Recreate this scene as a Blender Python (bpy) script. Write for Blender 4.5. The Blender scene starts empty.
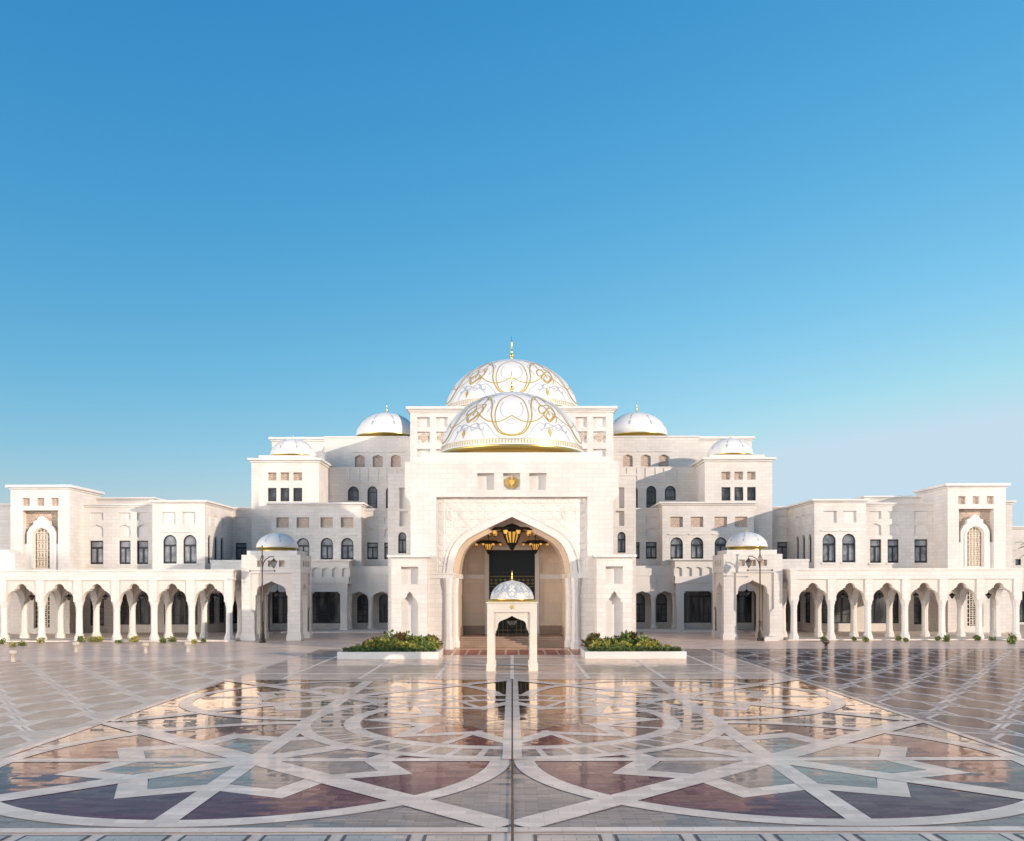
import bpy, bmesh, math, random
from mathutils import Vector, Matrix
from mathutils.geometry import tessellate_polygon
random.seed(7)
R = math.radians
SC = bpy.context.scene
COL = SC.collection

# ------------------------------------------------------------------ camera
FPX, HV, EYE = 930.0, 583.0, 6.0
cd = bpy.data.cameras.new('camera')
cd.sensor_width = 36.0
cd.lens = 36.0 * FPX / 1024
cd.shift_y = (HV - 420.5) / 1024
cd.clip_start, cd.clip_end = 0.5, 9000
cam = bpy.data.objects.new('camera', cd)
cam.location = (0, 0, EYE)
cam.rotation_euler = (R(90), R(0.10), 0)
COL.objects.link(cam)
SC.camera = cam

# ------------------------------------------------------------------ sky, sun, exposure
SUN_EL, SUN_AZ = 13.5, 53.0          # azimuth measured to the right of straight behind the camera
sdir = Vector((math.sin(R(SUN_AZ)) * math.cos(R(SUN_EL)), -math.cos(R(SUN_AZ)) * math.cos(R(SUN_EL)), math.sin(R(SUN_EL))))
w = bpy.data.worlds.new('World'); SC.world = w; w.use_nodes = True
wn, wl = w.node_tree.nodes, w.node_tree.links
sky = wn.new('ShaderNodeTexSky'); sky.sky_type = 'NISHITA'; sky.sun_disc = False
sky.sun_elevation = R(SUN_EL); sky.sun_rotation = -math.atan2(sdir.x, sdir.y)
sky.altitude = 0; sky.air_density = 1.0; sky.dust_density = 1.0; sky.ozone_density = 4.0
# clear-air grading of the sky: deep blue overhead, pale and warm low down
sp = wn.new('ShaderNodeSeparateColor'); cbn = wn.new('ShaderNodeCombineColor'); wl.new(sky.outputs[0], sp.inputs[0])
for ch, gm, gn, top in ((0, 1.85, .60, 2.3), (1, .88, 1.02, 3.0), (2, .50, 1.60, 3.5)):
    pw = wn.new('ShaderNodeMath'); pw.operation = 'POWER'; pw.inputs[1].default_value = gm; wl.new(sp.outputs[ch], pw.inputs[0])
    ml = wn.new('ShaderNodeMath'); ml.operation = 'MULTIPLY'; ml.inputs[1].default_value = gn; wl.new(pw.outputs[0], ml.inputs[0])
    mn = wn.new('ShaderNodeMath'); mn.operation = 'MINIMUM'; mn.inputs[1].default_value = top; wl.new(ml.outputs[0], mn.inputs[0])
    wl.new(mn.outputs[0], cbn.inputs[ch])
# extra warm glow added to the unseen sky around the sun, filling the shade
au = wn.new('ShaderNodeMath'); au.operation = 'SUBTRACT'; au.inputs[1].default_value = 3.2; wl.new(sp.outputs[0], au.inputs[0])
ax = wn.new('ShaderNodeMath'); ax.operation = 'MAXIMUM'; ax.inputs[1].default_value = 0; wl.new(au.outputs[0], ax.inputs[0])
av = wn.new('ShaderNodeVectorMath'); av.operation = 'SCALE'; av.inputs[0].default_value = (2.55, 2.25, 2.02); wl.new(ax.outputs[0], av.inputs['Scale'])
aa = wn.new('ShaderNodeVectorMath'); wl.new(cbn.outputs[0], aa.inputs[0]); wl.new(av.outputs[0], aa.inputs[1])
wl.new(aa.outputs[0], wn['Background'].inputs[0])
wn['Background'].inputs[1].default_value = 0.15
sl = bpy.data.lights.new('sun', 'SUN'); sl.energy = 2.7; sl.angle = R(0.5); sl.color = (1.0, 0.85, 0.70)
so = bpy.data.objects.new('sun', sl); COL.objects.link(so)
so.rotation_euler = (-sdir).to_track_quat('-Z', 'Y').to_euler(); so.location = (60, -40, 60)
vs = SC.view_settings
vs.view_transform = 'Standard'; vs.look = 'None'; vs.gamma = 1.0; vs.use_curve_mapping = False
vs.exposure = 0.70
SC.cycles.use_denoising = True
SC.cycles.max_bounces = 8; SC.cycles.diffuse_bounces = 4; SC.cycles.glossy_bounces = 4
SC.cycles.caustics_reflective = False; SC.cycles.caustics_refractive = False

# ------------------------------------------------------------------ pixel helpers (measuring aid: a point of the photo at a known distance)
def wx(u, Y): return (u - 512.0) / FPX * Y
def wz(v, Y): return EYE + (HV - v) / FPX * Y
def gy(v): return FPX * EYE / (v - HV)
def gp(u, v): return (wx(u, gy(v)), gy(v))

# ------------------------------------------------------------------ materials
M = {}
def newmat(name):
    m = bpy.data.materials.new(name); m.use_nodes = True
    nt = m.node_tree
    return m, nt, nt.nodes, nt.links, nt.nodes['Principled BSDF']
def setin(p, **k):
    for n, v in k.items():
        p.inputs[n.replace('_', ' ')].default_value = v
def simple(name, col, rough=0.5, metal=0.0, noise=0.0, nscale=3.0, bump=0.0, bscale=20.0, spec=0.5):
    m, nt, N, L, p = newmat(name)
    p.inputs['Base Color'].default_value = (*col, 1); p.inputs['Roughness'].default_value = rough
    p.inputs['Metallic'].default_value = metal; p.inputs['Specular IOR Level'].default_value = spec
    g = N.new('ShaderNodeNewGeometry')
    if noise:
        n = N.new('ShaderNodeTexNoise'); n.inputs['Scale'].default_value = nscale; n.inputs['Detail'].default_value = 5
        L.new(g.outputs['Position'], n.inputs['Vector'])
        mr = N.new('ShaderNodeMapRange'); mr.inputs[1].default_value = .3; mr.inputs[2].default_value = .7
        mr.inputs[3].default_value = 1 - noise; mr.inputs[4].default_value = 1 + noise
        L.new(n.outputs[0], mr.inputs[0])
        mx = N.new('ShaderNodeVectorMath'); mx.operation = 'SCALE'; mx.inputs[0].default_value = col
        L.new(mr.outputs[0], mx.inputs['Scale']); L.new(mx.outputs[0], p.inputs['Base Color'])
    if bump:
        n2 = N.new('ShaderNodeTexNoise'); n2.inputs['Scale'].default_value = bscale
        L.new(g.outputs['Position'], n2.inputs['Vector'])
        b = N.new('ShaderNodeBump'); b.inputs['Strength'].default_value = bump; b.inputs['Distance'].default_value = .05
        L.new(n2.outputs[0], b.inputs['Height']); L.new(b.outputs[0], p.inputs['Normal'])
    M[name] = m
    return m

def stone(name, col, joint, bw=1.1, bh=.42, mortar=.022, rough=.42, var=.05, carve=0.0, cscale=1.0, joint_amt=1.0):
    """white cladding: coursed slabs, each slab slightly different, faint veins and streaks"""
    m, nt, N, L, p = newmat(name)
    g = N.new('ShaderNodeNewGeometry')
    sx = N.new('ShaderNodeSeparateXYZ'); L.new(g.outputs['Position'], sx.inputs[0])
    ad = N.new('ShaderNodeMath'); ad.operation = 'ADD'; L.new(sx.outputs[0], ad.inputs[0]); L.new(sx.outputs[1], ad.inputs[1])
    cb = N.new('ShaderNodeCombineXYZ'); L.new(ad.outputs[0], cb.inputs[0]); L.new(sx.outputs[2], cb.inputs[1])
    br = N.new('ShaderNodeTexBrick'); L.new(cb.outputs[0], br.inputs['Vector'])
    br.inputs['Scale'].default_value = 1; br.inputs['Brick Width'].default_value = bw; br.inputs['Row Height'].default_value = bh
    br.inputs['Mortar Size'].default_value = mortar; br.inputs['Mortar Smooth'].default_value = .3
    c1 = tuple(min(1, c * (1 + var)) for c in col); c2 = tuple(c * (1 - var) for c in col)
    br.inputs['Color1'].default_value = (*c1, 1); br.inputs['Color2'].default_value = (*c2, 1)
    br.inputs['Mortar'].default_value = (*joint, 1)
    n = N.new('ShaderNodeTexNoise'); n.inputs['Scale'].default_value = .35; n.inputs['Detail'].default_value = 6
    mp = N.new('ShaderNodeMapping'); mp.inputs['Scale'].default_value = (1, 1, .35)
    L.new(g.outputs['Position'], mp.inputs[0]); L.new(mp.outputs[0], n.inputs['Vector'])
    mr = N.new('ShaderNodeMapRange'); mr.inputs[1].default_value = .3; mr.inputs[2].default_value = .7
    mr.inputs[3].default_value = .88; mr.inputs[4].default_value = 1.05
    L.new(n.outputs[0], mr.inputs[0])
    mx = N.new('ShaderNodeVectorMath'); mx.operation = 'SCALE'
    L.new(br.outputs[0], mx.inputs[0]); L.new(mr.outputs[0], mx.inputs['Scale'])
    L.new(mx.outputs[0], p.inputs['Base Color'])
    p.inputs['Roughness'].default_value = rough
    b = N.new('ShaderNodeBump'); b.inputs['Strength'].default_value = .18; b.inputs['Distance'].default_value = .02; b.invert = True
    L.new(br.outputs['Fac'], b.inputs['Height'])
    last = b
    if carve:
        # strapwork: two crossing cosine lattices, cut where they change sign
        def lat(k, rot):
            mp2 = N.new('ShaderNodeMapping'); mp2.inputs['Rotation'].default_value = (0, 0, rot); mp2.inputs['Scale'].default_value = (k, k, 1); L.new(cb.outputs[0], mp2.inputs[0])
            se = N.new('ShaderNodeSeparateXYZ'); L.new(mp2.outputs[0], se.inputs[0]); cs = []
            for q in (0, 1):
                c_ = N.new('ShaderNodeMath'); c_.operation = 'COSINE'; L.new(se.outputs[q], c_.inputs[0]); cs.append(c_)
            a_ = N.new('ShaderNodeMath'); L.new(cs[0].outputs[0], a_.inputs[0]); L.new(cs[1].outputs[0], a_.inputs[1])
            o_ = N.new('ShaderNodeMath'); o_.operation = 'ABSOLUTE'; L.new(a_.outputs[0], o_.inputs[0]); return o_
        l1, l2 = lat(cscale * 2, 0), lat(cscale * 2 * 1.4142, R(45))
        mn = N.new('ShaderNodeMath'); mn.operation = 'MINIMUM'; L.new(l1.outputs[0], mn.inputs[0]); L.new(l2.outputs[0], mn.inputs[1])
        m2 = N.new('ShaderNodeMapRange'); m2.inputs[1].default_value = .10; m2.inputs[2].default_value = .45
        L.new(mn.outputs[0], m2.inputs[0])
        b2 = N.new('ShaderNodeBump'); b2.inputs['Strength'].default_value = carve; b2.inputs['Distance'].default_value = .06
        L.new(m2.outputs[0], b2.inputs['Height']); L.new(b.outputs[0], b2.inputs['Normal']); last = b2
    L.new(last.outputs[0], p.inputs['Normal'])
    M[name] = m

stone('white_marble', (.705, .645, .59), (.585, .525, .475), mortar=.02, var=.05)
stone('plain_marble', (.72, .67, .62), (.64, .59, .54), bw=2.4, bh=1.2, mortar=.012, var=.02)
stone('carved_marble', (.72, .655, .59), (.68, .62, .56), bw=3, bh=3, mortar=.01, carve=.6, cscale=2.2)
stone('kiosk_stone', (.66, .575, .485), (.60, .52, .44), bw=1.7, bh=.6, mortar=.008, var=.03)
stone('spandrel_stone', (.70, .62, .545), (.66, .58, .51), bw=1.4, bh=.5, mortar=.01, var=.02)
stone('tan_screen', (.60, .46, .36), (.5, .38, .3), bw=.3, bh=.3, mortar=.05, carve=.6, cscale=4)
stone('portico_stone', (.70, .56, .43), (.60, .47, .36), bw=1.5, bh=1.0, mortar=.02, rough=.22, var=.06)
stone('brown_dado', (.30, .20, .14), (.2, .14, .1), bw=1.5, bh=.6, mortar=.02, rough=.2, var=.08)
simple('gold', (.83, .56, .16), .28, 1.0)
simple('gold_inlay', (.56, .36, .075), .4, .25)
simple('crest_gold', (.72, .46, .13), .35, .35, noise=.35, nscale=9)
simple('silver_inlay', (.42, .45, .50), .4, .2)
simple('roof_stone', (.70, .61, .53), .7, noise=.08)
simple('dark_bronze', (.022, .024, .028), .38, .2)
simple('door_metal', (.012, .011, .011), .32, .4)
simple('door_gold', (.16, .11, .05), .35, .8)
simple('black_iron', (.02, .018, .016), .45, .4)
simple('lamp_bronze', (.085, .062, .045), .42, .5)
simple('cream_lattice', (.78, .68, .54), .45)
simple('sand', (.48, .38, .29), .95, noise=.2, nscale=2)
simple('bollard_stone', (.50, .41, .32), .6, noise=.1)
simple('bark', (.16, .11, .07), .9, noise=.3, nscale=8, bump=.6)

def pane_mat():
    m, nt, N, L, p = newmat('window_glass')
    g = N.new('ShaderNodeNewGeometry')
    n = N.new('ShaderNodeTexNoise'); n.inputs['Scale'].default_value = .9; L.new(g.outputs['Position'], n.inputs['Vector'])
    r = N.new('ShaderNodeValToRGB'); r.color_ramp.elements[0].position = .35; r.color_ramp.elements[1].position = .65
    r.color_ramp.elements[0].color = (.10, .11, .13, 1); r.color_ramp.elements[1].color = (.30, .31, .33, 1)
    L.new(n.outputs[0], r.inputs[0]); L.new(r.outputs[0], p.inputs['Base Color'])
    setin(p, Roughness=.06, IOR=1.5)
    M['window_glass'] = m
    m, nt, N, L, p = newmat('dark_glass')
    setin(p, Roughness=.05, IOR=1.5); 
    g = N.new('ShaderNodeNewGeometry'); mp = N.new('ShaderNodeMapping'); mp.inputs['Scale'].default_value = (1.1, 1.1, .22); L.new(g.outputs['Position'], mp.inputs[0])
    n = N.new('ShaderNodeTexNoise'); n.inputs['Scale'].default_value = 1.0; n.inputs['Detail'].default_value = 2; L.new(mp.outputs[0], n.inputs['Vector'])
    r = N.new('ShaderNodeValToRGB'); r.color_ramp.elements[0].position = .42; r.color_ramp.elements[1].position = .6
    r.color_ramp.elements[0].color = (.035, .037, .045, 1); r.color_ramp.elements[1].color = (.15, .15, .16, 1); L.new(n.outputs[0], r.inputs[0]); L.new(r.outputs[0], p.inputs['Base Color'])
    M['dark_glass'] = m
    m, nt, N, L, p = newmat('amber_glass')
    p.inputs['Base Color'].default_value = (.55, .30, .06, 1); setin(p, Roughness=.3)
    p.inputs['Emission Color'].default_value = (1.0, .52, .10, 1); p.inputs['Emission Strength'].default_value = .38
    M['amber_glass'] = m
pane_mat()

def dome_mat(name, col, line, scale, amt):
    m, nt, N, L, p = newmat(name)
    g = N.new('ShaderNodeNewGeometry')
    v = N.new('ShaderNodeTexVoronoi'); v.feature = 'DISTANCE_TO_EDGE'; v.inputs['Scale'].default_value = scale
    L.new(g.outputs['Position'], v.inputs['Vector'])
    r = N.new('ShaderNodeMapRange'); r.inputs[1].default_value = .03; r.inputs[2].default_value = .1
    r.inputs[3].default_value = amt; r.inputs[4].default_value = 0
    L.new(v.outputs[0], r.inputs[0])
    mix = N.new('ShaderNodeMix'); mix.data_type = 'RGBA'
    mix.inputs[6].default_value = (*col, 1); mix.inputs[7].default_value = (*line, 1)
    L.new(r.outputs[0], mix.inputs[0]); L.new(mix.outputs[2], p.inputs['Base Color'])
    setin(p, Roughness=.38, IOR=1.4)
    M[name] = m
dome_mat('dome_mosaic', (.77, .725, .67), (.62, .60, .60), 3.0, .3)
dome_mat('kiosk_mosaic', (.70, .65, .57), (.34, .29, .22), 4.2, .6)

def leaf(name, c1, c2):
    m, nt, N, L, p = newmat(name)
    g = N.new('ShaderNodeNewGeometry')
    n = N.new('ShaderNodeTexNoise'); n.inputs['Scale'].default_value = 3.2; n.inputs['Detail'].default_value = 4
    L.new(g.outputs['Position'], n.inputs['Vector'])
    r = N.new('ShaderNodeValToRGB'); r.color_ramp.elements[0].position = .38; r.color_ramp.elements[1].position = .62
    r.color_ramp.elements[0].color = (*c1, 1); r.color_ramp.elements[1].color = (*c2, 1)
    L.new(n.outputs[0], r.inputs[0]); L.new(r.outputs[0], p.inputs['Base Color'])
    setin(p, Roughness=.55)
    M[name] = m
leaf('leaf_green', (.06, .10, .018), (.20, .25, .04))
leaf('leaf_yellow', (.20, .20, .03), (.48, .40, .08))
leaf('leaf_red', (.09, .04, .02), (.24, .13, .05))
leaf('leaf_dark', (.02, .04, .010), (.05, .085, .018))

def paving(name, col, tile=(.6, .3), var=.10, rough=.03, fres=1.6, jitter=.010, wave=.004, tint=(1, .90, .82), gain=1.0, joint=.25, rot=0.0, fpow=1.0):
    """polished stone paving: diffuse stone under a clear polish; each tile lies a hair off level and the polish is faintly wavy"""
    m = bpy.data.materials.new(name); m.use_nodes = True
    nt = m.node_tree; N, L = nt.nodes, nt.links
    for x in list(N):
        if x.type != 'OUTPUT_MATERIAL': N.remove(x)
    out = [x for x in N if x.type == 'OUTPUT_MATERIAL'][0]
    g = N.new('ShaderNodeNewGeometry')
    mp = N.new('ShaderNodeMapping'); mp.inputs['Rotation'].default_value = (0, 0, rot); L.new(g.outputs['Position'], mp.inputs[0])
    br = N.new('ShaderNodeTexBrick'); L.new(mp.outputs[0], br.inputs['Vector'])
    br.inputs['Scale'].default_value = 1; br.inputs['Brick Width'].default_value = tile[0]; br.inputs['Row Height'].default_value = tile[1]
    br.inputs['Mortar Size'].default_value = .008; br.inputs['Bias'].default_value = 0
    br.inputs['Color1'].default_value = (*[c * (1 + var) for c in col], 1); br.inputs['Color2'].default_value = (*[c * (1 - var) for c in col], 1)
    br.inputs['Mortar'].default_value = (*[c * (1 - joint) for c in col], 1)
    n = N.new('ShaderNodeTexNoise'); n.inputs['Scale'].default_value = .5; n.inputs['Detail'].default_value = 7; n.inputs['Roughness'].default_value = .65
    L.new(g.outputs['Position'], n.inputs['Vector'])
    mr = N.new('ShaderNodeMapRange'); mr.inputs[1].default_value = .3; mr.inputs[2].default_value = .7
    mr.inputs[3].default_value = .88; mr.inputs[4].default_value = 1.1; L.new(n.outputs[0], mr.inputs[0])
    sc = N.new('ShaderNodeVectorMath'); sc.operation = 'SCALE'; L.new(br.outputs[0], sc.inputs[0]); L.new(mr.outputs[0], sc.inputs['Scale'])
    df = N.new('ShaderNodeBsdfDiffuse'); L.new(sc.outputs[0], df.inputs['Color'])
    # per-slab tilt
    dv = N.new('ShaderNodeVectorMath'); dv.operation = 'MULTIPLY'; dv.inputs[1].default_value = (1 / .7, 1 / .32, 0); L.new(g.outputs['Position'], dv.inputs[0])
    fl = N.new('ShaderNodeVectorMath'); fl.operation = 'FLOOR'; L.new(dv.outputs[0], fl.inputs[0])
    wh = N.new('ShaderNodeTexWhiteNoise'); wh.noise_dimensions = '3D'; L.new(fl.outputs[0], wh.inputs[0])
    s1 = N.new('ShaderNodeVectorMath'); s1.operation = 'SUBTRACT'; s1.inputs[1].default_value = (.5, .5, .5); L.new(wh.outputs['Color'], s1.inputs[0])
    s2 = N.new('ShaderNodeVectorMath'); s2.operation = 'MULTIPLY'; s2.inputs[1].default_value = (jitter * .6, jitter, 0); L.new(s1.outputs[0], s2.inputs[0])
    wv = N.new('ShaderNodeTexNoise'); wv.inputs['Scale'].default_value = .7; wv.inputs['Detail'].default_value = 3; L.new(g.outputs['Position'], wv.inputs['Vector'])
    s3 = N.new('ShaderNodeVectorMath'); s3.operation = 'SUBTRACT'; s3.inputs[1].default_value = (.5, .5, .5); L.new(wv.outputs['Color'], s3.inputs[0])
    s4 = N.new('ShaderNodeVectorMath'); s4.operation = 'MULTIPLY'; s4.inputs[1].default_value = (wave * 2, wave * 2, 0); L.new(s3.outputs[0], s4.inputs[0])
    a1 = N.new('ShaderNodeVectorMath'); L.new(g.outputs['Normal'], a1.inputs[0]); L.new(s2.outputs[0], a1.inputs[1])
    a2 = N.new('ShaderNodeVectorMath'); L.new(a1.outputs[0], a2.inputs[0]); L.new(s4.outputs[0], a2.inputs[1])
    nm = N.new('ShaderNodeVectorMath'); nm.operation = 'NORMALIZE'; L.new(a2.outputs[0], nm.inputs[0])
    gl = N.new('ShaderNodeBsdfGlossy'); gl.inputs['Color'].default_value = (*tint, 1); gl.inputs['Roughness'].default_value = rough
    L.new(nm.outputs[0], gl.inputs['Normal'])
    fr = N.new('ShaderNodeFresnel'); fr.inputs['IOR'].default_value = fres; L.new(nm.outputs[0], fr.inputs['Normal'])
    fp = N.new('ShaderNodeMath'); fp.operation = 'POWER'; fp.inputs[1].default_value = fpow; L.new(fr.outputs[0], fp.inputs[0])
    fm = N.new('ShaderNodeMath'); fm.operation = 'MULTIPLY'; fm.inputs[1].default_value = gain; fm.use_clamp = True; L.new(fp.outputs[0], fm.inputs[0])
    ms = N.new('ShaderNodeMixShader'); L.new(fm.outputs[0], ms.inputs[0]); L.new(df.outputs[0], ms.inputs[1]); L.new(gl.outputs[0], ms.inputs[2])
    L.new(ms.outputs[0], out.inputs['Surface'])
    M[name] = m
WARM = (1.0, .85, .72)
paving('plaza_stone', (.78, .58, .46), tile=(1.2, .6), rough=.09, fres=1.45, gain=1.5, fpow=2.2, jitter=.018, tint=WARM)
paving('ground_stone', (.72, .545, .44), tile=(1.2, .6), rough=.25, fres=1.4, gain=.6, fpow=1.6, tint=WARM)
paving('cream_band', (.88, .665, .53), tile=(.8, .4), var=.12, joint=.22, rough=.07, fres=1.4, gain=1.6, fpow=2.2, tint=WARM)
paving('purple_tile', (.165, .068, .09), tile=(.7, .16), var=.26, rough=.045, fres=1.45, gain=17.0, fpow=4.0, jitter=.018, joint=.5, tint=WARM)
paving('teal_tile', (.36, .29, .25), tile=(.7, .16), var=.2, rough=.045, fres=1.45, gain=12.0, fpow=3.7, jitter=.018, joint=.5, tint=WARM)
paving('pale_tile', (.58, .46, .38), tile=(.6, .2), rough=.045, fres=1.45, gain=11.0, fpow=3.0, jitter=.018, joint=.5, tint=WARM)
paving('red_tile', (.36, .13, .10), tile=(.5, .5), rough=.12, gain=.45, tint=WARM)
paving('hall_floor', (.34, .235, .175), tile=(1, 1), rough=.07, fres=1.45, gain=.9, tint=WARM)
paving('seam_stone', (.05, .045, .05), tile=(2, 2), rough=.1, gain=.4)
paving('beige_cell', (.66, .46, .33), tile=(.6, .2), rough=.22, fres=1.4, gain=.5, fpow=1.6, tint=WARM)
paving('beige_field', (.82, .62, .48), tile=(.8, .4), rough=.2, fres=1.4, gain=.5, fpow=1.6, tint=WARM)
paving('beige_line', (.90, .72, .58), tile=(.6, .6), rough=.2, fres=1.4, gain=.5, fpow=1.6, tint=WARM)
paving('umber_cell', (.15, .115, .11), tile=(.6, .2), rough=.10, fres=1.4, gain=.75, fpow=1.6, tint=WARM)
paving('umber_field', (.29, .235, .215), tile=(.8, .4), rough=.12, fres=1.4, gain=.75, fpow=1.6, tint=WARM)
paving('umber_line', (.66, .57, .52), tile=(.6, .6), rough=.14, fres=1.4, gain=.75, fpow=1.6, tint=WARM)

# ------------------------------------------------------------------ mesh building
ORIG = {}
class Fr:
    """a wall plane: a along it, z up, d outward"""
    def __init__(s, o, u, n): s.o, s.u, s.n = Vector(o), Vector(u), Vector(n)
    def P(s, a, z, d=0): return s.o + s.u * a + s.n * d + Vector((0, 0, z))
def front(Y): return Fr((0, Y, 0), (1, 0, 0), (0, -1, 0))
def sideR(X): return Fr((X, 0, 0), (0, 1, 0), (1, 0, 0))
def sideL(X): return Fr((X, 0, 0), (0, 1, 0), (-1, 0, 0))

class MB:
    def __init__(s): s.bm = bmesh.new(); s.mats = []
    def mi(s, m):
        if m not in s.mats: s.mats.append(m)
        return s.mats.index(m)
    def face(s, pts, m, smooth=False):
        vs_ = [s.bm.verts.new(p) for p in pts]
        f = s.bm.faces.new(vs_); f.material_index = s.mi(m); f.smooth = smooth
        return f
    def box(s, x0, x1, y0, y1, z0, z1, m, skip=''):
        if x0 > x1: x0, x1 = x1, x0
        if y0 > y1: y0, y1 = y1, y0
        v = [s.bm.verts.new(p) for p in ((x0, y0, z0), (x1, y0, z0), (x1, y1, z0), (x0, y1, z0), (x0, y0, z1), (x1, y0, z1), (x1, y1, z1), (x0, y1, z1))]
        for k, idx in (('b', (3, 2, 1, 0)), ('t', (4, 5, 6, 7)), ('f', (0, 1, 5, 4)), ('r', (1, 2, 6, 5)), ('k', (2, 3, 7, 6)), ('l', (3, 0, 4, 7))):
            if k in skip: continue
            f = s.bm.faces.new([v[i] for i in idx]); f.material_index = s.mi(m)
    def prism(s, F, poly, d0, d1, m, ms=None):
        """poly (a,z) extruded from d0 to d1 along the frame's normal; front face uses m, sides ms"""
        ms = ms or m
        A = [s.bm.verts.new(F.P(a, z, d1)) for a, z in poly]
        B = [s.bm.verts.new(F.P(a, z, d0)) for a, z in poly]
        n = len(poly)
        tri = tessellate_polygon([[Vector((a, z, 0)) for a, z in poly]])
        for t in tri:
            for vv in (A, B):
                try:
                    f = s.bm.faces.new([vv[i] for i in t]); f.material_index = s.mi(m)
                except ValueError: pass
        for i in range(n):
            j = (i + 1) % n
            f = s.bm.faces.new((A[i], A[j], B[j], B[i])); f.material_index = s.mi(ms)
    def flat(s, F, poly, d, m):
        V = [s.bm.verts.new(F.P(a, z, d)) for a, z in poly]
        for t in tessellate_polygon([[Vector((a, z, 0)) for a, z in poly]]):
            try:
                f = s.bm.faces.new([V[i] for i in t]); f.material_index = s.mi(m)
            except ValueError: pass
    def panel(s, F, outer, holes, m, d=0.0):
        """a wall face with openings: each hole = (poly, depth, back material or None)"""
        loops = [outer] + [h[0] for h in holes]
        V, vec = [], []
        for lp in loops:
            V += [s.bm.verts.new(F.P(a, z, d)) for a, z in lp]; vec.append([Vector((a, z, 0)) for a, z in lp])
        for t in tessellate_polygon(vec):
            try:
                f = s.bm.faces.new([V[i] for i in t]); f.material_index = s.mi(m)
            except ValueError: pass
        for poly, dep, back in holes:
            n = len(poly)
            A = [s.bm.verts.new(F.P(a, z, d)) for a, z in poly]; B = [s.bm.verts.new(F.P(a, z, d - dep)) for a, z in poly]
            for i in range(n):
                j = (i + 1) % n
                f = s.bm.faces.new((A[i], A[j], B[j], B[i])); f.material_index = s.mi(m)
            if back: s.flat(F, poly, d - dep, back)
    def lathe(s, cx, cy, prof, n, m, smooth=True, a0=0.0, cap=True):
        rings = []
        for r, z in prof:
            if r < 1e-5: rings.append([s.bm.verts.new((cx, cy, z))])
            else: rings.append([s.bm.verts.new((cx + r * math.cos(a0 + 2 * math.pi * k / n), cy + r * math.sin(a0 + 2 * math.pi * k / n), z)) for k in range(n)])
        for a, b in zip(rings, rings[1:]):
            for k in range(n):
                j = (k + 1) % n
                if len(a) == 1 and len(b) == 1: continue
                if len(a) == 1: q = (a[0], b[j], b[k])
                elif len(b) == 1: q = (a[k], a[j], b[0])
                else: q = (a[k], a[j], b[j], b[k])
                f = s.bm.faces.new(q); f.material_index = s.mi(m); f.smooth = smooth
        if cap:
            for rg in (rings[0], rings[-1]):
                if len(rg) > 2:
                    f = s.bm.faces.new(rg); f.material_index = s.mi(m)
    def tube(s, pts, r, n, m, r1=None, smooth=True):
        pts = [Vector(p) for p in pts]; r1 = r if r1 is None else r1
        rings = []
        for i, p in enumerate(pts):
            t = (pts[min(i + 1, len(pts) - 1)] - pts[max(i - 1, 0)]).normalized()
            up = Vector((0, 0, 1)) if abs(t.z) < .9 else Vector((0, 1, 0))
            b = t.cross(up).normalized(); c = b.cross(t)
            rr = r + (r1 - r) * i / max(1, len(pts) - 1)
            rings.append([s.bm.verts.new(p + (b * math.cos(2 * math.pi * k / n) + c * math.sin(2 * math.pi * k / n)) * rr) for k in range(n)])
        for a, b in zip(rings, rings[1:]):
            for k in range(n):
                j = (k + 1) % n
                f = s.bm.faces.new((a[k], a[j], b[j], b[k])); f.material_index = s.mi(m); f.smooth = smooth
        for rg in (rings[0], rings[-1]):
            f = s.bm.faces.new(rg); f.material_index = s.mi(m)
    def build(s, name, parent=None, origin=None, normals=True, label=None):
        if normals: bmesh.ops.recalc_face_normals(s.bm, faces=s.bm.faces)
        vs_ = [v.co for v in s.bm.verts]
        if origin is None:
            lo = [min(v[i] for v in vs_) for i in range(3)]; hi = [max(v[i] for v in vs_) for i in range(3)]
            origin = ((lo[0] + hi[0]) / 2, (lo[1] + hi[1]) / 2, lo[2])
        origin = Vector(origin)
        for v in s.bm.verts: v.co -= origin
        me = bpy.data.meshes.new(name); s.bm.to_mesh(me); s.bm.free()
        for m in s.mats: me.materials.append(M[m])
        o = bpy.data.objects.new(name, me); COL.objects.link(o)
        ORIG[o] = origin
        o.location = origin - (ORIG[parent] if parent else Vector((0, 0, 0)))
        if parent: o.parent = parent
        if label: o['label'] = label
        return o

def thing(name, label, cat, loc=(0, 0, 0), group=None):
    o = bpy.data.objects.new(name, None); COL.objects.link(o); o.location = loc; ORIG[o] = Vector(loc)
    o.empty_display_size = .3
    return tag(o, label, cat, group)
def tag(o, label, cat, group=None):
    o['label'] = label; o['category'] = cat
    if group: o['group'] = group
    return o
def struct(o): o['kind'] = 'structure'; return o
def dup(o, parent=None, move=None, label=None, group=None):
    c = o.copy(); COL.objects.link(c)
    if parent is not None: c.parent = parent
    if move is not None: c.location = Vector(move)
    if label: c['label'] = label
    if group: c['group'] = group
    for ch in list(o.children): dup(ch, c)
    return c

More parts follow.
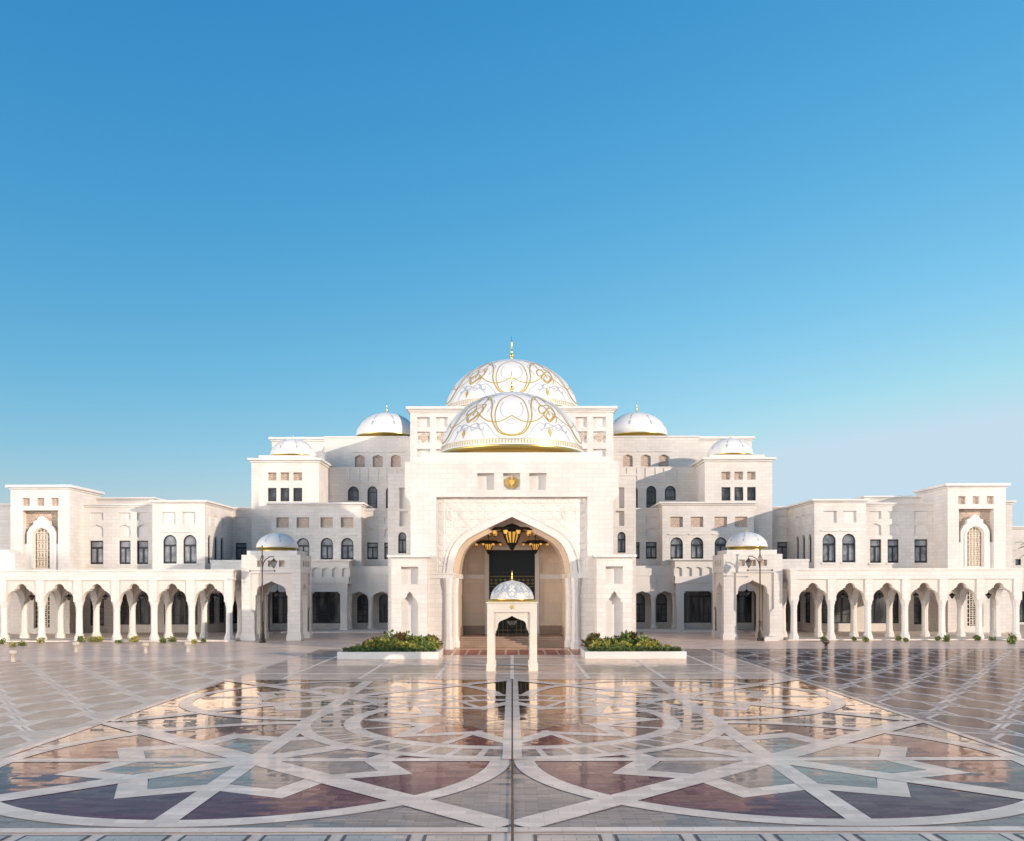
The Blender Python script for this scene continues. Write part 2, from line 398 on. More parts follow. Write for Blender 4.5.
# ------------------------------------------------------------------ outlines
def rect(x0, x1, z0, z1): return [(x0, z0), (x1, z0), (x1, z1), (x0, z1)]
PROF = {
    'round': [(math.cos(R(t)), 1.04 * math.sin(R(t))) for t in range(0, 90, 10)] + [(0, 1.06)],
    'keel': [(1, 0), (.985, .12), (.965, .224), (.935, .32), (.888, .42), (.825, .503), (.748, .574), (.65, .632), (.41, .756), (0, .947)],
    'lowkeel': [(1, 0), (.98, .13), (.93, .24), (.83, .33), (.70, .39), (.35, .52), (0, .66)],
    'cusp': [(1.0, -.32), (1.0, -.16), (.93, -.12), (.90, .0), (.90, .1), (.86, .25), (.78, .37), (.66, .44), (.34, .56), (.12, .66), (0, .74)],
    'foil': [(1, 0), (.985, .2), (.935, .38), (.84, .55), (.70, .68), (.54, .745), (.51, .75), (.51, .81), (.45, .855), (.36, .865), (.345, .93), (.31, 1.03), (.22, 1.13), (.12, 1.19), (0, 1.22)],
    'ogee': [(1, 0), (1, .5), (.96, .75), (.84, .95), (.6, 1.1), (.3, 1.22), (.12, 1.36), (0, 1.55)],
}
def archp(x0, x1, z0, z1, kind):
    """closed outline of an arched opening whose top is z1"""
    if kind == 'rect': return rect(x0, x1, z0, z1)
    c, a = (x0 + x1) / 2, (x1 - x0) / 2
    pr = PROF[kind]; h = pr[-1][1] * a; s = z1 - h
    pts = [(c - a, z0), (c + a, z0)]
    right = [(c + px * a, s + pz * a) for px, pz in pr]
    left = [(c - px * a, s + pz * a) for px, pz in reversed(pr[:-1])]
    pts += right + left
    out = []
    for p in pts:
        if not out or abs(p[0] - out[-1][0]) + abs(p[1] - out[-1][1]) > 1e-4: out.append(p)
    return out
def arch_only(c, a, s, kind):
    pr = PROF[kind]
    return [(c - px * a, s + pz * a) for px, pz in pr] + [(c + px * a, s + pz * a) for px, pz in reversed(pr[:-1])]   # left spring -> apex -> right spring

def add_window(parent, F, x0, x1, z0, z1, kind='rect', dep=.34, style='pair', glass='window_glass', name='window', frame='dark_bronze'):
    if x0 > x1: x0, x1 = x1, x0
    t = min(.13, (x1 - x0) * .11)
    outer = archp(x0, x1, z0, z1, kind); inner = archp(x0 + t, x1 - t, z0 + t, z1 - t, kind)
    b = MB(); d = -dep + .14
    b.panel(F, outer, [(inner, .08, None)], frame, d)
    c = (x0 + x1) / 2; W, H = x1 - x0, z1 - z0
    zt = z0 + H * (.66 if kind == 'rect' else .60)
    if style in ('pair', 'tall'):
        b.prism(F, rect(c - t * .6, c + t * .6, z0 + t, zt), d - .09, d - .012, frame)
        b.prism(F, rect(x0 + t, x1 - t, zt, zt + t * 1.7), d - .09, d - .02, frame)
        b.prism(F, rect(x0 + t, x1 - t, z0 + t, z0 + t * 1.9), d - .09, d - .016, frame)
        if style == 'tall':
            for q in (.25, .45):
                b.prism(F, rect(x0 + t, x1 - t, z0 + H * q, z0 + H * q + t * .7), d - .09, d - .024, frame)
    elif style == 'rail':
        b.prism(F, rect(x0 + t, x1 - t, z0 + H * .2, z0 + H * .2 + t * .6), d - .09, d - .02, frame)
        b.prism(F, rect(x0 + t, x1 - t, z0 + H * .72, z0 + H * .72 + t * .6), d - .09, d - .024, frame)
    elif style == 'shop':
        for q in (.24, .62):
            b.prism(F, rect(x0 + W * q, x0 + W * q + t, z0 + t, z1 - H * .22), d - .09, d - .012, frame)
        b.prism(F, rect(x0 + t, x1 - t, z1 - H * .22, z1 - H * .22 + t), d - .09, d - .02, frame)
        b.prism(F, rect(x0 + t, x1 - t, z0 + H * .26, z0 + H * .26 + t * .5), d - .09, d - .016, frame)
        for k in range(1, 4):
            b.prism(F, rect(x0 + t, x0 + W * .24, z0 + H * (.26 + .13 * k), z0 + H * (.26 + .13 * k) + t * .4), d - .09, d - .026, frame)
    win = b.build(name, parent)
    g = MB(); g.flat(F, outer, -dep + .025, glass); g.build('pane', win)
    return win

def add_screen(parent, F, poly, d, mat='tan_screen', name='screen'):
    b = MB(); b.flat(F, poly, d, mat); return b.build(name, parent)

def shell(b, x0, x1, y0, y1, z0, z1, m, front_holes=(), r_holes=(), l_holes=()):
    """closed body of a building: pierced front and sides, plain back and roof"""
    b.panel(front(y0), rect(x0, x1, z0, z1), list(front_holes), m)
    b.panel(sideR(x1), rect(y0, y1, z0, z1), list(r_holes), m)
    b.panel(sideL(x0), rect(y0, y1, z0, z1), list(l_holes), m)
    b.face([(x0, y1, z0), (x1, y1, z0), (x1, y1, z1), (x0, y1, z1)], m)
    b.face([(x0, y0, z1), (x1, y0, z1), (x1, y1, z1), (x0, y1, z1)], 'roof_stone')
def cornice(b, x0, x1, y0, y1, z, m, steps=((.14, .22), (.38, .3))):
    for o_, h in steps:
        b.box(x0 - o_, x1 + o_, y0 - o_, y1 + o_, z, z + h, m); z += h
def parapet(b, x0, x1, y0, y1, z, m, h=.5, t=.4): b.box(x0, x1, y0, y0 + t, z, z + h, m)
def hood(b, F, x0, x1, z, m='plain_marble', h=.14, d=.12): b.prism(F, rect(min(x0, x1), max(x0, x1), z, z + h), .002, d, m)

# ------------------------------------------------------------------ domes
def dome_profile(Rr, H, n=26, tip=.03):
    out = []
    for i in range(n + 1):
        t = math.pi / 2 * i / n
        z = H * math.sin(t) + (tip * H * max(0, (i / n - .8) / .2) ** 2)
        out.append((Rr * math.cos(t) if i < n else 0, z))
    return out
def finial(b, cx, cy, z, h, r, m='gold'):
    P_ = [(r * 1.6, 0), (r * 1.8, .03), (r * 1.1, .08), (r * .8, .12), (r * 1.5, .17), (r * 2.1, .21), (r * 1.5, .26), (r * .7, .30), (r * 1.15, .345), (r * .7, .39), (r * .62, .6), (r * .5, .66), (r * .62, .68), (r * .35, .72), (0, 1)]
    b.lathe(cx, cy, [(a, z + q * h) for a, q in P_], 12, m, cap=False)
def add_dome(parent, cx, cy, z, Rr, H, fin_h, fin_r, mat='dome_mosaic', rim=.05, drum=.6, ornament=True, n=64):
    b = MB()
    b.lathe(cx, cy, [(r, z + q) for r, q in dome_profile(Rr, H)], n, mat, cap=False)
    d = b.build('dome', parent, origin=(cx, cy, z))
    g = MB()
    k = Rr
    g.lathe(cx, cy, [(k * .90, z - drum), (k * .90, z - .055 * k), (k * .955, z - .045 * k), (k * 1.0, z - .022 * k), (k * 1.006, z - .008 * k), (k * 1.006, z + .006 * k), (k * .999, z + .009 * k)], n, 'gold', cap=False)
    g.build('gilded_rim', d)
    f = MB(); finial(f, cx, cy, z + H * 1.0, fin_h, fin_r); f.build('finial', d)
    if ornament:
        o = MB()
        for q in range(8):
            az = 2 * math.pi * (q + .5) / 8
            for t0, t1, wd in ((24, 62, .022), (20, 31, .06), (44, 51, .045), (36, 41, .04), (56, 60, .035)):
                pts = [(az, R(t)) for t in (t0, (t0 + t1) / 2, t1)]
                ribbon(o, cx, cy, z, Rr, H, pts, wd * Rr, 'silver_inlay')
        o.build('inlay', d)
    return d
def on_dome(cx, cy, z, Rr, H, az, th, off=.02):
    # az 0 faces the camera (-Y), positive to +X
    p = Vector((math.cos(th) * math.sin(az), -math.cos(th) * math.cos(az), math.sin(th)))
    n = Vector((p.x / Rr, p.y / Rr, p.z / H)).normalized()
    return Vector((cx + p.x * Rr, cy + p.y * Rr, z + p.z * H)) + n * off, n
def ribbon(b, cx, cy, z, Rr, H, pts, wd, m, off=.02):
    pts = [on_dome(cx, cy, z, Rr, H, a, t, off) for a, t in pts]
    L_, R_ = [], []
    for i, (p, n) in enumerate(pts):
        t = (pts[min(i + 1, len(pts) - 1)][0] - pts[max(i - 1, 0)][0]).normalized()
        s_ = n.cross(t).normalized() * wd / 2
        L_.append(b.bm.verts.new(p + s_)); R_.append(b.bm.verts.new(p - s_))
    for i in range(len(pts) - 1):
        f = b.bm.faces.new((L_[i], R_[i], R_[i + 1], L_[i + 1])); f.material_index = b.mi(m)
def catmull(P_, k=6):
    out = []
    n = len(P_)
    for i in range(n - 1):
        p0, p1, p2, p3 = P_[max(i - 1, 0)], P_[i], P_[i + 1], P_[min(i + 2, n - 1)]
        for j in range(k):
            t = j / k
            out.append(tuple(.5 * ((2 * p1[c]) + (-p0[c] + p2[c]) * t + (2 * p0[c] - 5 * p1[c] + 4 * p2[c] - p3[c]) * t * t + (-p0[c] + 3 * p1[c] - 3 * p2[c] + p3[c]) * t ** 3) for c in range(2)))
    out.append(P_[-1])
    return out
def to_dome(x, y):
    """motif drawing coordinates (dome seen from the front, 440 wide, 369 high) to (azimuth, angle up)"""
    x -= 503; th, az = .3, 0.0
    for _ in range(60):
        s = (775 - y - 50 * math.cos(th) * math.cos(az)) / 369
        th = .5 * th + .5 * math.asin(max(0.02, min(.995, s)))
        az = math.asin(max(-.97, min(.97, x / (440 * math.cos(th)))))
    return az, th
GOLD_CURVES = [
    ([(503, 432), (470, 445), (432, 468), (405, 520), (398, 570), (415, 630), (455, 662), (503, 670)], 7),
    ([(372, 455), (380, 500), (375, 560), (392, 615), (430, 660), (503, 675)], 9),
    ([(503, 560), (462, 582), (410, 597), (350, 590), (310, 565), (290, 540)], 7),
    ([(262, 598), (228, 555), (262, 512), (300, 552), (262, 598)], 9),
    ([(262, 560), (285, 520), (315, 498), (333, 520), (318, 548), (296, 540)], 10),
    ([(240, 545), (225, 520), (262, 505), (300, 500)], 6),
    ([(225, 552), (190, 590), (160, 612), (128, 605), (120, 590)], 6),
    ([(415, 436), (370, 440), (320, 452), (262, 490), (215, 545), (170, 625), (130, 680), (95, 708), (72, 695), (85, 655)], 7),
]
BLUE_CURVES = [
    ([(503, 695), (440, 690), (395, 665), (365, 628), (330, 602), (300, 612), (302, 640), (322, 642), (326, 625)], 6),
    ([(320, 640), (250, 625), (205, 610), (190, 630), (212, 648), (228, 630)], 6),
    ([(205, 612), (165, 660), (140, 705)], 6),
    ([(503, 575), (470, 600), (503, 610)], 4), ([(450, 480), (430, 520), (445, 560), (475, 570)], 4),
    ([(330, 440), (290, 470), (245, 490), (200, 555)], 5), ([(480, 430), (440, 428), (400, 430), (360, 445)], 5),
]
FLOWER = [(GOLD_CURVES[3][0], 9), (GOLD_CURVES[4][0], 9), ([(225, 552), (240, 525), (262, 500), (300, 500)], 7), ([(262, 598), (250, 580), (228, 555)], 7), ([(240, 560), (262, 535), (285, 560), (262, 585), (240, 560)], 5)]
RINGS = [GOLD_CURVES[0], GOLD_CURVES[1], GOLD_CURVES[2], ([(415, 436), (370, 440), (325, 455), (285, 485), (265, 512)], 6), ([(300, 552), (285, 580), (262, 598)], 6), ([(372, 455), (360, 448), (352, 458), (362, 468)], 8)]
def arabesque(dome_obj, cx, cy, z, Rr, H, rep=5):
    gb, bb = MB(), MB()
    half_ = math.pi / rep
    az0 = to_dome(262, 555)[0]; kz = -half_ / az0 * -1 if az0 < 0 else 1
    def conv(x, y):
        a, t = to_dome(x, y); return a * kz, t
    for q in range(rep):
        rot = 2 * math.pi * q / rep
        for mirror in (1, -1):
            for curves, b, m in ((RINGS, gb, 'gold_inlay'), (BLUE_CURVES, bb, 'silver_inlay')):
                for pts, wd in curves:
                    pp = [(a * mirror + rot, t) for a, t in catmull([conv(x, y) for x, y in pts])]
                    ribbon(b, cx, cy, z, Rr, H, pp, wd * .82 / 440 * Rr, m, .03 if m == 'gold_inlay' else .02)
        for pts, wd in FLOWER:
            ribbon(gb, cx, cy, z, Rr, H, [(a + rot, t) for a, t in catmull([conv(x, y) for x, y in pts])], wd * .82 / 440 * Rr, 'gold_inlay', .034)
        az, th = conv(262, 655)
        c = [on_dome(cx, cy, z, Rr, H, az + rot + da, th + dt, .03)[0] for da, dt in ((0, -.085), (.032, 0), (0, .085), (-.032, 0))]
        gb.face(c, 'gold_inlay')
    # fringe of short strokes above the rim
    for q in range(150):
        az = 2 * math.pi * q / 150
        ribbon(gb, cx, cy, z, Rr, H, [(az, .03), (az, .085)], .014 * Rr, 'gold_inlay', .02)
    ribbon(gb, cx, cy, z, Rr, H, [(2 * math.pi * k / 96, .095) for k in range(97)], .006 * Rr, 'gold_inlay', .03)
    gb.build('gold_inlay', dome_obj); bb.build('silver_inlay', dome_obj)

# ================================================================== GROUND
def sheet(name, polys, z):
    b = MB()
    F = Fr((0, 0, 0), (1, 0, 0), (0, 0, 1))
    for poly, m, *dz in polys:
        V = [b.bm.verts.new((x, y, z + (dz[0] if dz else 0))) for x, y in poly]
        for t in tessellate_polygon([[Vector((x, y, 0)) for x, y in poly]]):
            try:
                f = b.bm.faces.new([V[i] for i in t]); f.material_index = b.mi(m)
            except ValueError: pass
    for f in b.bm.faces:
        f.normal_update()
        if f.normal.z < 0: f.normal_flip()
    return struct(b.build(name, origin=(0, 0, z), normals=False))
def R4(x0, x1, y0, y1): return [(x0, y0), (x1, y0), (x1, y1), (x0, y1)]
sheet('ground', [(R4(-3000, 3000, -600, 5000), 'ground_stone')], 0)
def ring(cx, cy, r0, r1, n=120, a0=0, a1=360):
    o_, i_ = [], []
    for k in range(n + 1):
        a = R(a0 + (a1 - a0) * k / n)
        o_.append((cx + r1 * math.cos(a), cy + r1 * math.sin(a))); i_.append((cx + r0 * math.cos(a), cy + r0 * math.sin(a)))
    return [[o_[k], o_[k + 1], i_[k + 1], i_[k]] for k in range(n)]
def disc(cx, cy, r, n=96): return [(cx + r * math.cos(2 * math.pi * k / n), cy + r * math.sin(2 * math.pi * k / n)) for k in range(n)]
def pol(cx, cy, r, deg): return (cx + r * math.cos(R(deg)), cy + r * math.sin(R(deg)))
def bar(p, q, wd):
    d = Vector((q[0] - p[0], q[1] - p[1], 0)).normalized(); n = Vector((-d.y, d.x, 0)) * wd / 2
    return [(p[0] + n.x, p[1] + n.y), (p[0] - n.x, p[1] - n.y), (q[0] - n.x, q[1] - n.y), (q[0] + n.x, q[1] + n.y)]

HX = 17.5
Y0, YM, Y1 = 22.75, 40.25, 57.6
L1, L2, L3, L4, L5, L6 = [], [], [], [], [], []
sheet('plaza', [(R4(-17.5, 17.5, 57.5, 84.4), 'plaza_stone'), (R4(-HX - .3, HX + .3, 8, Y0 - .42), 'plaza_stone')], .004)
L1.append((R4(-HX, HX, Y0, Y1), 'teal_tile'))
def motif(cx, cy, Ro):
    Ri = Ro - .7
    k = Ro / 8.7
    L2.append((disc(cx, cy, Ro - .1), 'purple_tile'))
    # star of kites
    for i in range(8):
        a = i * 45
        kite = [pol(cx, cy, .3, a + 22.5), pol(cx, cy, 3.65 * k, a + 2), pol(cx, cy, 4.85 * k, a + 22.5), pol(cx, cy, 3.65 * k, a + 43)]
        L3.append((kite, 'teal_tile'))
        A, B, C = (4.55, 6.1, 4.55)
        L3.append(([pol(cx, cy, A * k, a), pol(cx, cy, B * k, a + 22.5), pol(cx, cy, 4.85 * k, a + 22.5), pol(cx, cy, 3.65 * k, a)], 'cream_band'))
        L3.append(([pol(cx, cy, A * k, a + 45), pol(cx, cy, B * k, a + 22.5), pol(cx, cy, 4.85 * k, a + 22.5), pol(cx, cy, 3.65 * k, a + 45)], 'cream_band'))
    for q in ring(cx, cy, Ri, Ro): L4.append((q, 'cream_band'))
    for i, (a, wd) in enumerate(((0, .6), (90, .66), (45, .95), (135, .95))):
        L4.append((bar(pol(cx, cy, Ro - .05, a), pol(cx, cy, -(Ro - .05), a), wd), 'cream_band', .001 * (i + 1)))
for sx_ in (-1, 1):
    motif(sx_ * 8.75, 31.5, 8.7)
    motif(sx_ * 8.75, 48.9, 8.3)
    # diagonals run on to the corners of the tile
    for cy_, cs in ((31.5, ((-1, -1), (1, -1), (-1, 1), (1, 1))), (48.9, ((-1, -1), (1, -1), (-1, 1), (1, 1)))):
        for dx, dy in cs:
            L4.append((bar((sx_ * 8.75 + dx * 5.9, cy_ + dy * 5.9), (sx_ * 8.75 + dx * 8.6, cy_ + dy * 8.6), .95), 'cream_band', .0054 + .0005 * sx_ + .0001 * dx))
# the centre medallion lying over the four circles
mc = (0, 40.6)
L5 += [(disc(*mc, 9.2), 'cream_band')]
for i in range(48):
    a0, a1 = i * 7.5 + .9, i * 7.5 + 6.6
    q = [pol(*mc, 8.6, a0), pol(*mc, 8.6, a1), pol(*mc, 7.25, a1), pol(*mc, 7.25, a0)]
    L6.append((q, 'teal_tile'))
L6.append((disc(*mc, 6.55), 'purple_tile'))
L7 = []
for i in range(8):
    a = i * 45
    for dlt in (-1, 1):
        pts = [pol(*mc, 6.6, a), pol(*mc, 4.3, a + dlt * 22.5), pol(*mc, 3.4, a + dlt * 22.5), pol(*mc, 5.4, a)]
        L7.append((pts, 'cream_band'))
    L7.append(([pol(*mc, .4, a + 22.5), pol(*mc, 2.6, a + 4), pol(*mc, 3.1, a + 22.5), pol(*mc, 2.6, a + 41)], 'teal_tile'))
    L7.append((bar(pol(*mc, .35 + .02 * i, a), pol(*mc, 2.9, a), .3), 'pale_tile', .001 + .0002 * i))
    L7.append((bar(pol(*mc, 3.3, a + 22.5), pol(*mc, 6.6, a + 22.5), .35), 'cream_band', .002))
# centre strip, borders
L8 = []
for x0, x1 in ((-.34, -.035), (.035, .34)): L8.append((R4(x0, x1, 31.4, Y1), 'cream_band'))
L8.append((R4(-.035, .035, 10, Y1), 'seam_stone'))
for x0, x1 in ((-HX - .3, -HX), (HX, HX + .3)): L4.append((R4(x0, x1, Y0, Y1 + .35), 'cream_band'))
L4.append((R4(-HX, HX, Y0 - .42, Y0), 'cream_band')); L4.append((R4(-HX, HX, Y1, Y1 + .35), 'cream_band'))
for k in range(-9, 10):
    if k == 0: continue
    cx_ = k * 1.9 - math.copysign(.6, k)
    L2.append((R4(cx_ - .8, cx_ + .8, 21.3, 22.15), 'umber_cell')); L3.append((R4(cx_ - .72, cx_ + .72, 21.38, 22.07), 'pale_tile'))
# red panels at the foot of the portico
for k in range(-6, 7):
    L2.append((R4(k * 1.12 - .48, k * 1.12 + .48, 77.6, 83.6), 'red_tile'))
for k in range(-3, 4):
    L1.append((R4(k * 4.8 - .12, k * 4.8 + .12, 58.2, 77), 'beige_line', .001))
for yy in (61.5, 68.0, 74.8): L1.append((R4(-17, 17, yy, yy + .45), 'beige_line'))
for i, (nm, LL) in enumerate((('mosaic_field', L1), ('mosaic_circles', L2), ('mosaic_stars', L3), ('mosaic_bands', L4), ('mosaic_medallion', L5), ('mosaic_medallion_ring', L6), ('mosaic_medallion_star', L7), ('mosaic_centre_strip', L8))):
    sheet(nm + '_paving', LL, .008 + .006 * i)

# lattice paving left and right of the mosaic
def lattice(side, field, line, cell, ymax):
    A, B, C = [], [], []
    x0, x1 = (HX + .3, 62) if side > 0 else (-62, -HX - .3)
    A.append((R4(x0, x1, 10, ymax), field))
    px, py = 3.5, 5.6
    def hexa(cx, cy, s): return [(cx - 1.15 * s, cy - 1.1 * s), (cx, cy - 2.5 * s), (cx + 1.15 * s, cy - 1.1 * s), (cx + 1.15 * s, cy + 1.1 * s), (cx, cy + 2.5 * s), (cx - 1.15 * s, cy + 1.1 * s)]
    ny = int((ymax - 12) / (py / 2))
    for j in range(ny):
        for i in range(14):
            cx = abs(x0 if side > 0 else x1) + 1.6 + i * px + (px / 2 if j % 2 else 0); cy = 12 + j * py / 2
            if cx > 59 or cy > ymax - 3: continue
            cx *= side
            B.append((hexa(cx, cy, 1.0), line)); C.append((hexa(cx, cy, .86), cell))
            for dx in (-1, 1):
                B.append((bar((cx + dx * .4, cy + 2.2), (cx + dx * (px / 2 + .35), cy + py / 2 - 1.9 + 2.2), .22), line, .0015 + dx * .0006))
                B.append((bar((cx + dx * 1.05, cy), (cx + dx * (px - 1.05), cy), .2), line, .0027 + dx * .0005))
    n = 'lattice'
    sheet(n + '_paving', A, .004); sheet(n + '_lines_paving', B, .008); sheet(n + '_cells_paving', C, .012)
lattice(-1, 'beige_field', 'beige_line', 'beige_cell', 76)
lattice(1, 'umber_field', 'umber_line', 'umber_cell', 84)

# ================================================================== COLUMNS
def column_mesh(b, cx, cy, z0, z1, r, m='plain_marble', cap=1.3):
    h = z1 - z0
    b.lathe(cx, cy, [(r * 1.45, z0), (r * 1.45, z0 + h * .085), (r * 1.22, z0 + h * .11), (r * 1.22, z0 + h * .13), (r * 1.0, z0 + h * .17), (r * .92, z0 + h * .76),
                     (r * 1.02, z0 + h * .79), (r * .94, z0 + h * .82), (r * 1.08, z0 + h * .89), (r * cap, z0 + h * .96), (r * cap * 1.04, z1)], 8, m, smooth=False, a0=math.pi / 8)

# ================================================================== PALACE (central mass)
palace = thing('palace', 'white stepped palace block with the great gold-patterned dome, rising behind the entrance portico', 'palace', (0, 118, 0))
def PX(u, Y, s): return wx(u, Y) * (1 if s < 0 else -1)
def span(u0, u1, Y, s):
    a, b = PX(u0, Y, s), PX(u1, Y, s)
    return (a, b) if a < b else (b, a)
def RZ(u0, u1, v0, v1, Y, s):
    a, b = span(u0, u1, Y, s); return a, b, wz(v1, Y), wz(v0, Y)

def palace_half(s):
    # ---- W0: high rear wall with ogee screens
    Y = 131; F = front(Y); xa, xb = span(325, 436, Y, s); zt = wz(437.5, Y)
    b = MB(); holes = []; scr = []
    for u0, u1 in ((355, 365), (373, 383), (391, 401)):
        x0, x1, z0, z1 = RZ(u0, u1, 454.5, 467, Y, s)
        p = archp(x0, x1, z0, z1, 'ogee') if False else archp(x0, x1, z0, z1, 'lowkeel'); holes.append((p, .3, None)); scr.append((p, x0, x1, z1))
    shell(b, xa, xb, Y, 150, 10, zt, 'white_marble', holes)
    cornice(b, xa, xb, Y, 150, zt, 'plain_marble', ((.12, .2),))
    for p, x0, x1, z1 in scr: hood(b, F, x0 - .35, x1 + .35, z1 + .35)
    o = b.build('wall', palace)
    for p, *_ in scr: add_screen(palace, F, p, -.29)
    # ---- BW: far rear block
    Y = 140; xa, xb = span(272, 332, Y, s); b = MB(); zt = wz(441, Y)
    shell(b, xa, xb, Y, 156, 8, zt, 'white_marble'); cornice(b, xa, xb, Y, 156, zt, 'plain_marble', ((.15, .25), (.4, .35)))
    b.build('wall', palace)
    # ---- W1: third-storey wall
    Y = 127.5; F = front(Y); xa, xb = span(310, 436, Y, s); zt = wz(468, Y)
    b = MB(); holes = []; wins = []
    for u0, u1, v0, v1 in ((348, 359, 486, 500.5), (367.5, 377.5, 486, 508), (386, 396, 486, 508)):
        x0, x1, z0, z1 = RZ(u0, u1, v0, v1, Y, s); holes.append((archp(x0, x1, z0, z1, 'round'), .34, None)); wins.append((x0, x1, z0, z1))
    shell(b, xa, xb, Y, 150, 8, zt, 'white_marble', holes)
    cornice(b, xa, xb, Y, 131, zt, 'plain_marble', ((.06, .14),))
    for x0, x1, z0, z1 in wins: hood(b, F, x0 - .25, x1 + .25, z1 + .45)
    for u in (354, 372.5, 391):
        for du in (-5, 5):
            x = PX(u + du, Y, s); b.prism(F, rect(x - .12, x + .12, wz(480, Y), zt - .02), .002, .1, 'plain_marble')
    b.build('wall', palace)
    for q in wins: add_window(palace, F, *q, kind='round', style='rail', glass='dark_glass')
    # ---- B1: corner tower block with three windows and a small dome
    Y = 121; F = front(Y); xa, xb = span(251.6, 319, Y, s); zt = wz(462, Y)
    b = MB(); holes = []; wins = []; scr = []
    for u0, u1 in ((268, 276.6), (280.5, 289.4), (293.3, 302.3)):
        x0, x1, z0, z1 = RZ(u0, u1, 487.5, 501, Y, s); holes.append((rect(x0, x1, z0, z1), .34, None)); wins.append((x0, x1, z0, z1))
        x0, x1, z0, z1 = RZ(u0, u1, 472, 480, Y, s); holes.append((rect(x0, x1, z0, z1), .4, None)); scr.append((x0, x1, z0, z1))
    shell(b, xa, xb, Y, 140, 6, zt, 'white_marble', holes)
    cornice(b, xa, xb, Y, 140, zt, 'plain_marble', ((.16, .25), (.42, .28)))
    b.box(xa + .8, xb - .8, Y + .6, 139, zt + .53, zt + 1.0, 'plain_marble')
    b.build('wall', palace)
    for q in wins: add_window(palace, F, *q, kind='rect', style='rail', glass='dark_glass')
    for x0, x1, z0, z1 in scr:
        add_screen(palace, F, rect(x0, x1, z0, z1), -.39)
    cx = PX(293.5, 125.5, s)
    add_dome(palace, cx, 125.5, zt + 1.35, 3.05, 2.35, .75, .05, drum=.9)
    # ---- MW: middle wall beside B2
    Y = 122; F = front(Y); xa, xb = span(344, 421, Y, s); zt = wz(511, Y)
    b = MB(); holes = []; wins = []
    for u0, u1 in ((367.2, 378), (384.3, 395)):
        x0, x1, z0, z1 = RZ(u0, u1, 542.3, 559, Y, s); holes.append((rect(x0, x1, z0, z1), .34, None)); wins.append((x0, x1, z0, z1))
        for v0, v1, k in ((517, 523.5, 'rect'), (528, 537, 'round')):
            x0, x1, z0, z1 = RZ(u0, u1, v0, v1, Y, s); holes.append((archp(x0, x1, z0, z1, k if k == 'rect' else 'lowkeel'), .16, 'plain_marble'))
    doors = []
    for u0, u1 in ((357, 368), (379, 389.5)):
        x0, x1, z0, z1 = RZ(u0, u1, 594, 622.5, Y, s); holes.append((archp(x0, x1, z0, z1, 'round'), .34, None)); doors.append((x0, x1, z0, z1))
    shell(b, xa, xb, Y, 130, 0, zt, 'white_marble', holes)
    cornice(b, xa, xb, Y, 127.4, zt, 'plain_marble', ((.1, .15), (.22, .2)))
    b.build('wall', palace)
    for q in wins: add_window(palace, F, *q)
    for q in doors: add_window(palace, F, *q, kind='round', style='tall', glass='dark_glass', name='glazed_door')
    # ---- B2: second-storey block
    Y = 119.5; F = front(Y); xa, xb = span(270, 361.5, Y, s); zt = wz(505.5, Y)
    b = MB(); holes = []; wins = []; scr = []
    for u0, u1 in ((276.5, 289), (296.7, 309.3), (320.6, 333), (341, 353.5)):
        x0, x1, z0, z1 = RZ(u0, u1, 537.5, 559.5, Y, s); holes.append((archp(x0, x1, z0, z1, 'round'), .34, None)); wins.append((x0, x1, z0, z1))
        x0, x1, z0, z1 = RZ(u0, u1, 517, 527.3, Y, s); holes.append((rect(x0, x1, z0, z1), .3, None)); scr.append((x0, x1, z0, z1))
    shops = []
    for u0, u1 in ((264 + 8, 289), (308, 341)):
        x0, x1, z0, z1 = RZ(u0, u1, 590, 623, Y, s); holes.append((rect(x0, x1, z0, z1), .34, None)); shops.append((x0, x1, z0, z1))
    zsplit = 7.2; xl, xh = span(270, 349.5, Y, s)
    shell(b, xa, xb, Y, 130, zsplit, zt, 'white_marble', [h for h in holes if h[0][0][1] > zsplit])
    shell(b, xl, xh, Y, 130, 0, zsplit, 'white_marble', [h for h in holes if h[0][0][1] < zsplit])
    cornice(b, xa, xb, Y, 127, zt, 'plain_marble', ((.16, .2), (.4, .22)))
    for x0, x1, z0, z1 in wins: hood(b, F, x0 - .25, x1 + .25, z1 + .3)
    b.build('wall', palace)
    for q in wins: add_window(palace, F, *q, kind='round')
    for q in scr: add_screen(palace, F, rect(*q), -.29)
    for q in shops: add_window(palace, F, *q, style='shop', glass='dark_glass')
    # ---- recessed link wall to the wing
    Y = 123; F = front(Y); xa, xb = span(222, 282, Y, s); zt = wz(509.5, Y)
    b = MB(); holes = []; wins = []
    for u0, u1 in ((235.8, 246.6), (254, 264)):
        x0, x1, z0, z1 = RZ(u0, u1, 542.4, 559.5, Y, s); holes.append((rect(x0, x1, z0, z1), .34, None)); wins.append((x0, x1, z0, z1))
        for v0, v1, k in ((516.5, 523, 'rect'), (527.5, 536, 'lowkeel')):
            x0, x1, z0, z1 = RZ(u0, u1, v0, v1, Y, s); holes.append((archp(x0, x1, z0, z1, k), .16, 'plain_marble'))
    doors = []
    for u0, u1 in ((231, 240),):
        x0, x1, z0, z1 = RZ(u0, u1, 592, 623, Y, s); holes.append((rect(x0, x1, z0, z1), .34, None)); doors.append((x0, x1, z0, z1))
    shell(b, xa, xb, Y, 138, 0, zt, 'white_marble', holes)
    cornice(b, xa, xb, Y, 138, zt, 'plain_marble', ((.12, .16), (.3, .2)))
    b.build('wall', palace)
    for q in wins: add_window(palace, F, *q)
    for q in doors: add_window(palace, F, *q, style='tall', glass='dark_glass', name='glazed_door')
    # ---- porch P2 with a flat roof, niche band and square posts
    Y = 116.5; F = front(Y); xa, xb = span(258, 349, Y, s); b = MB()
    zt, zb, zo = wz(561.5, Y), wz(583.5, Y), wz(591.5, Y)
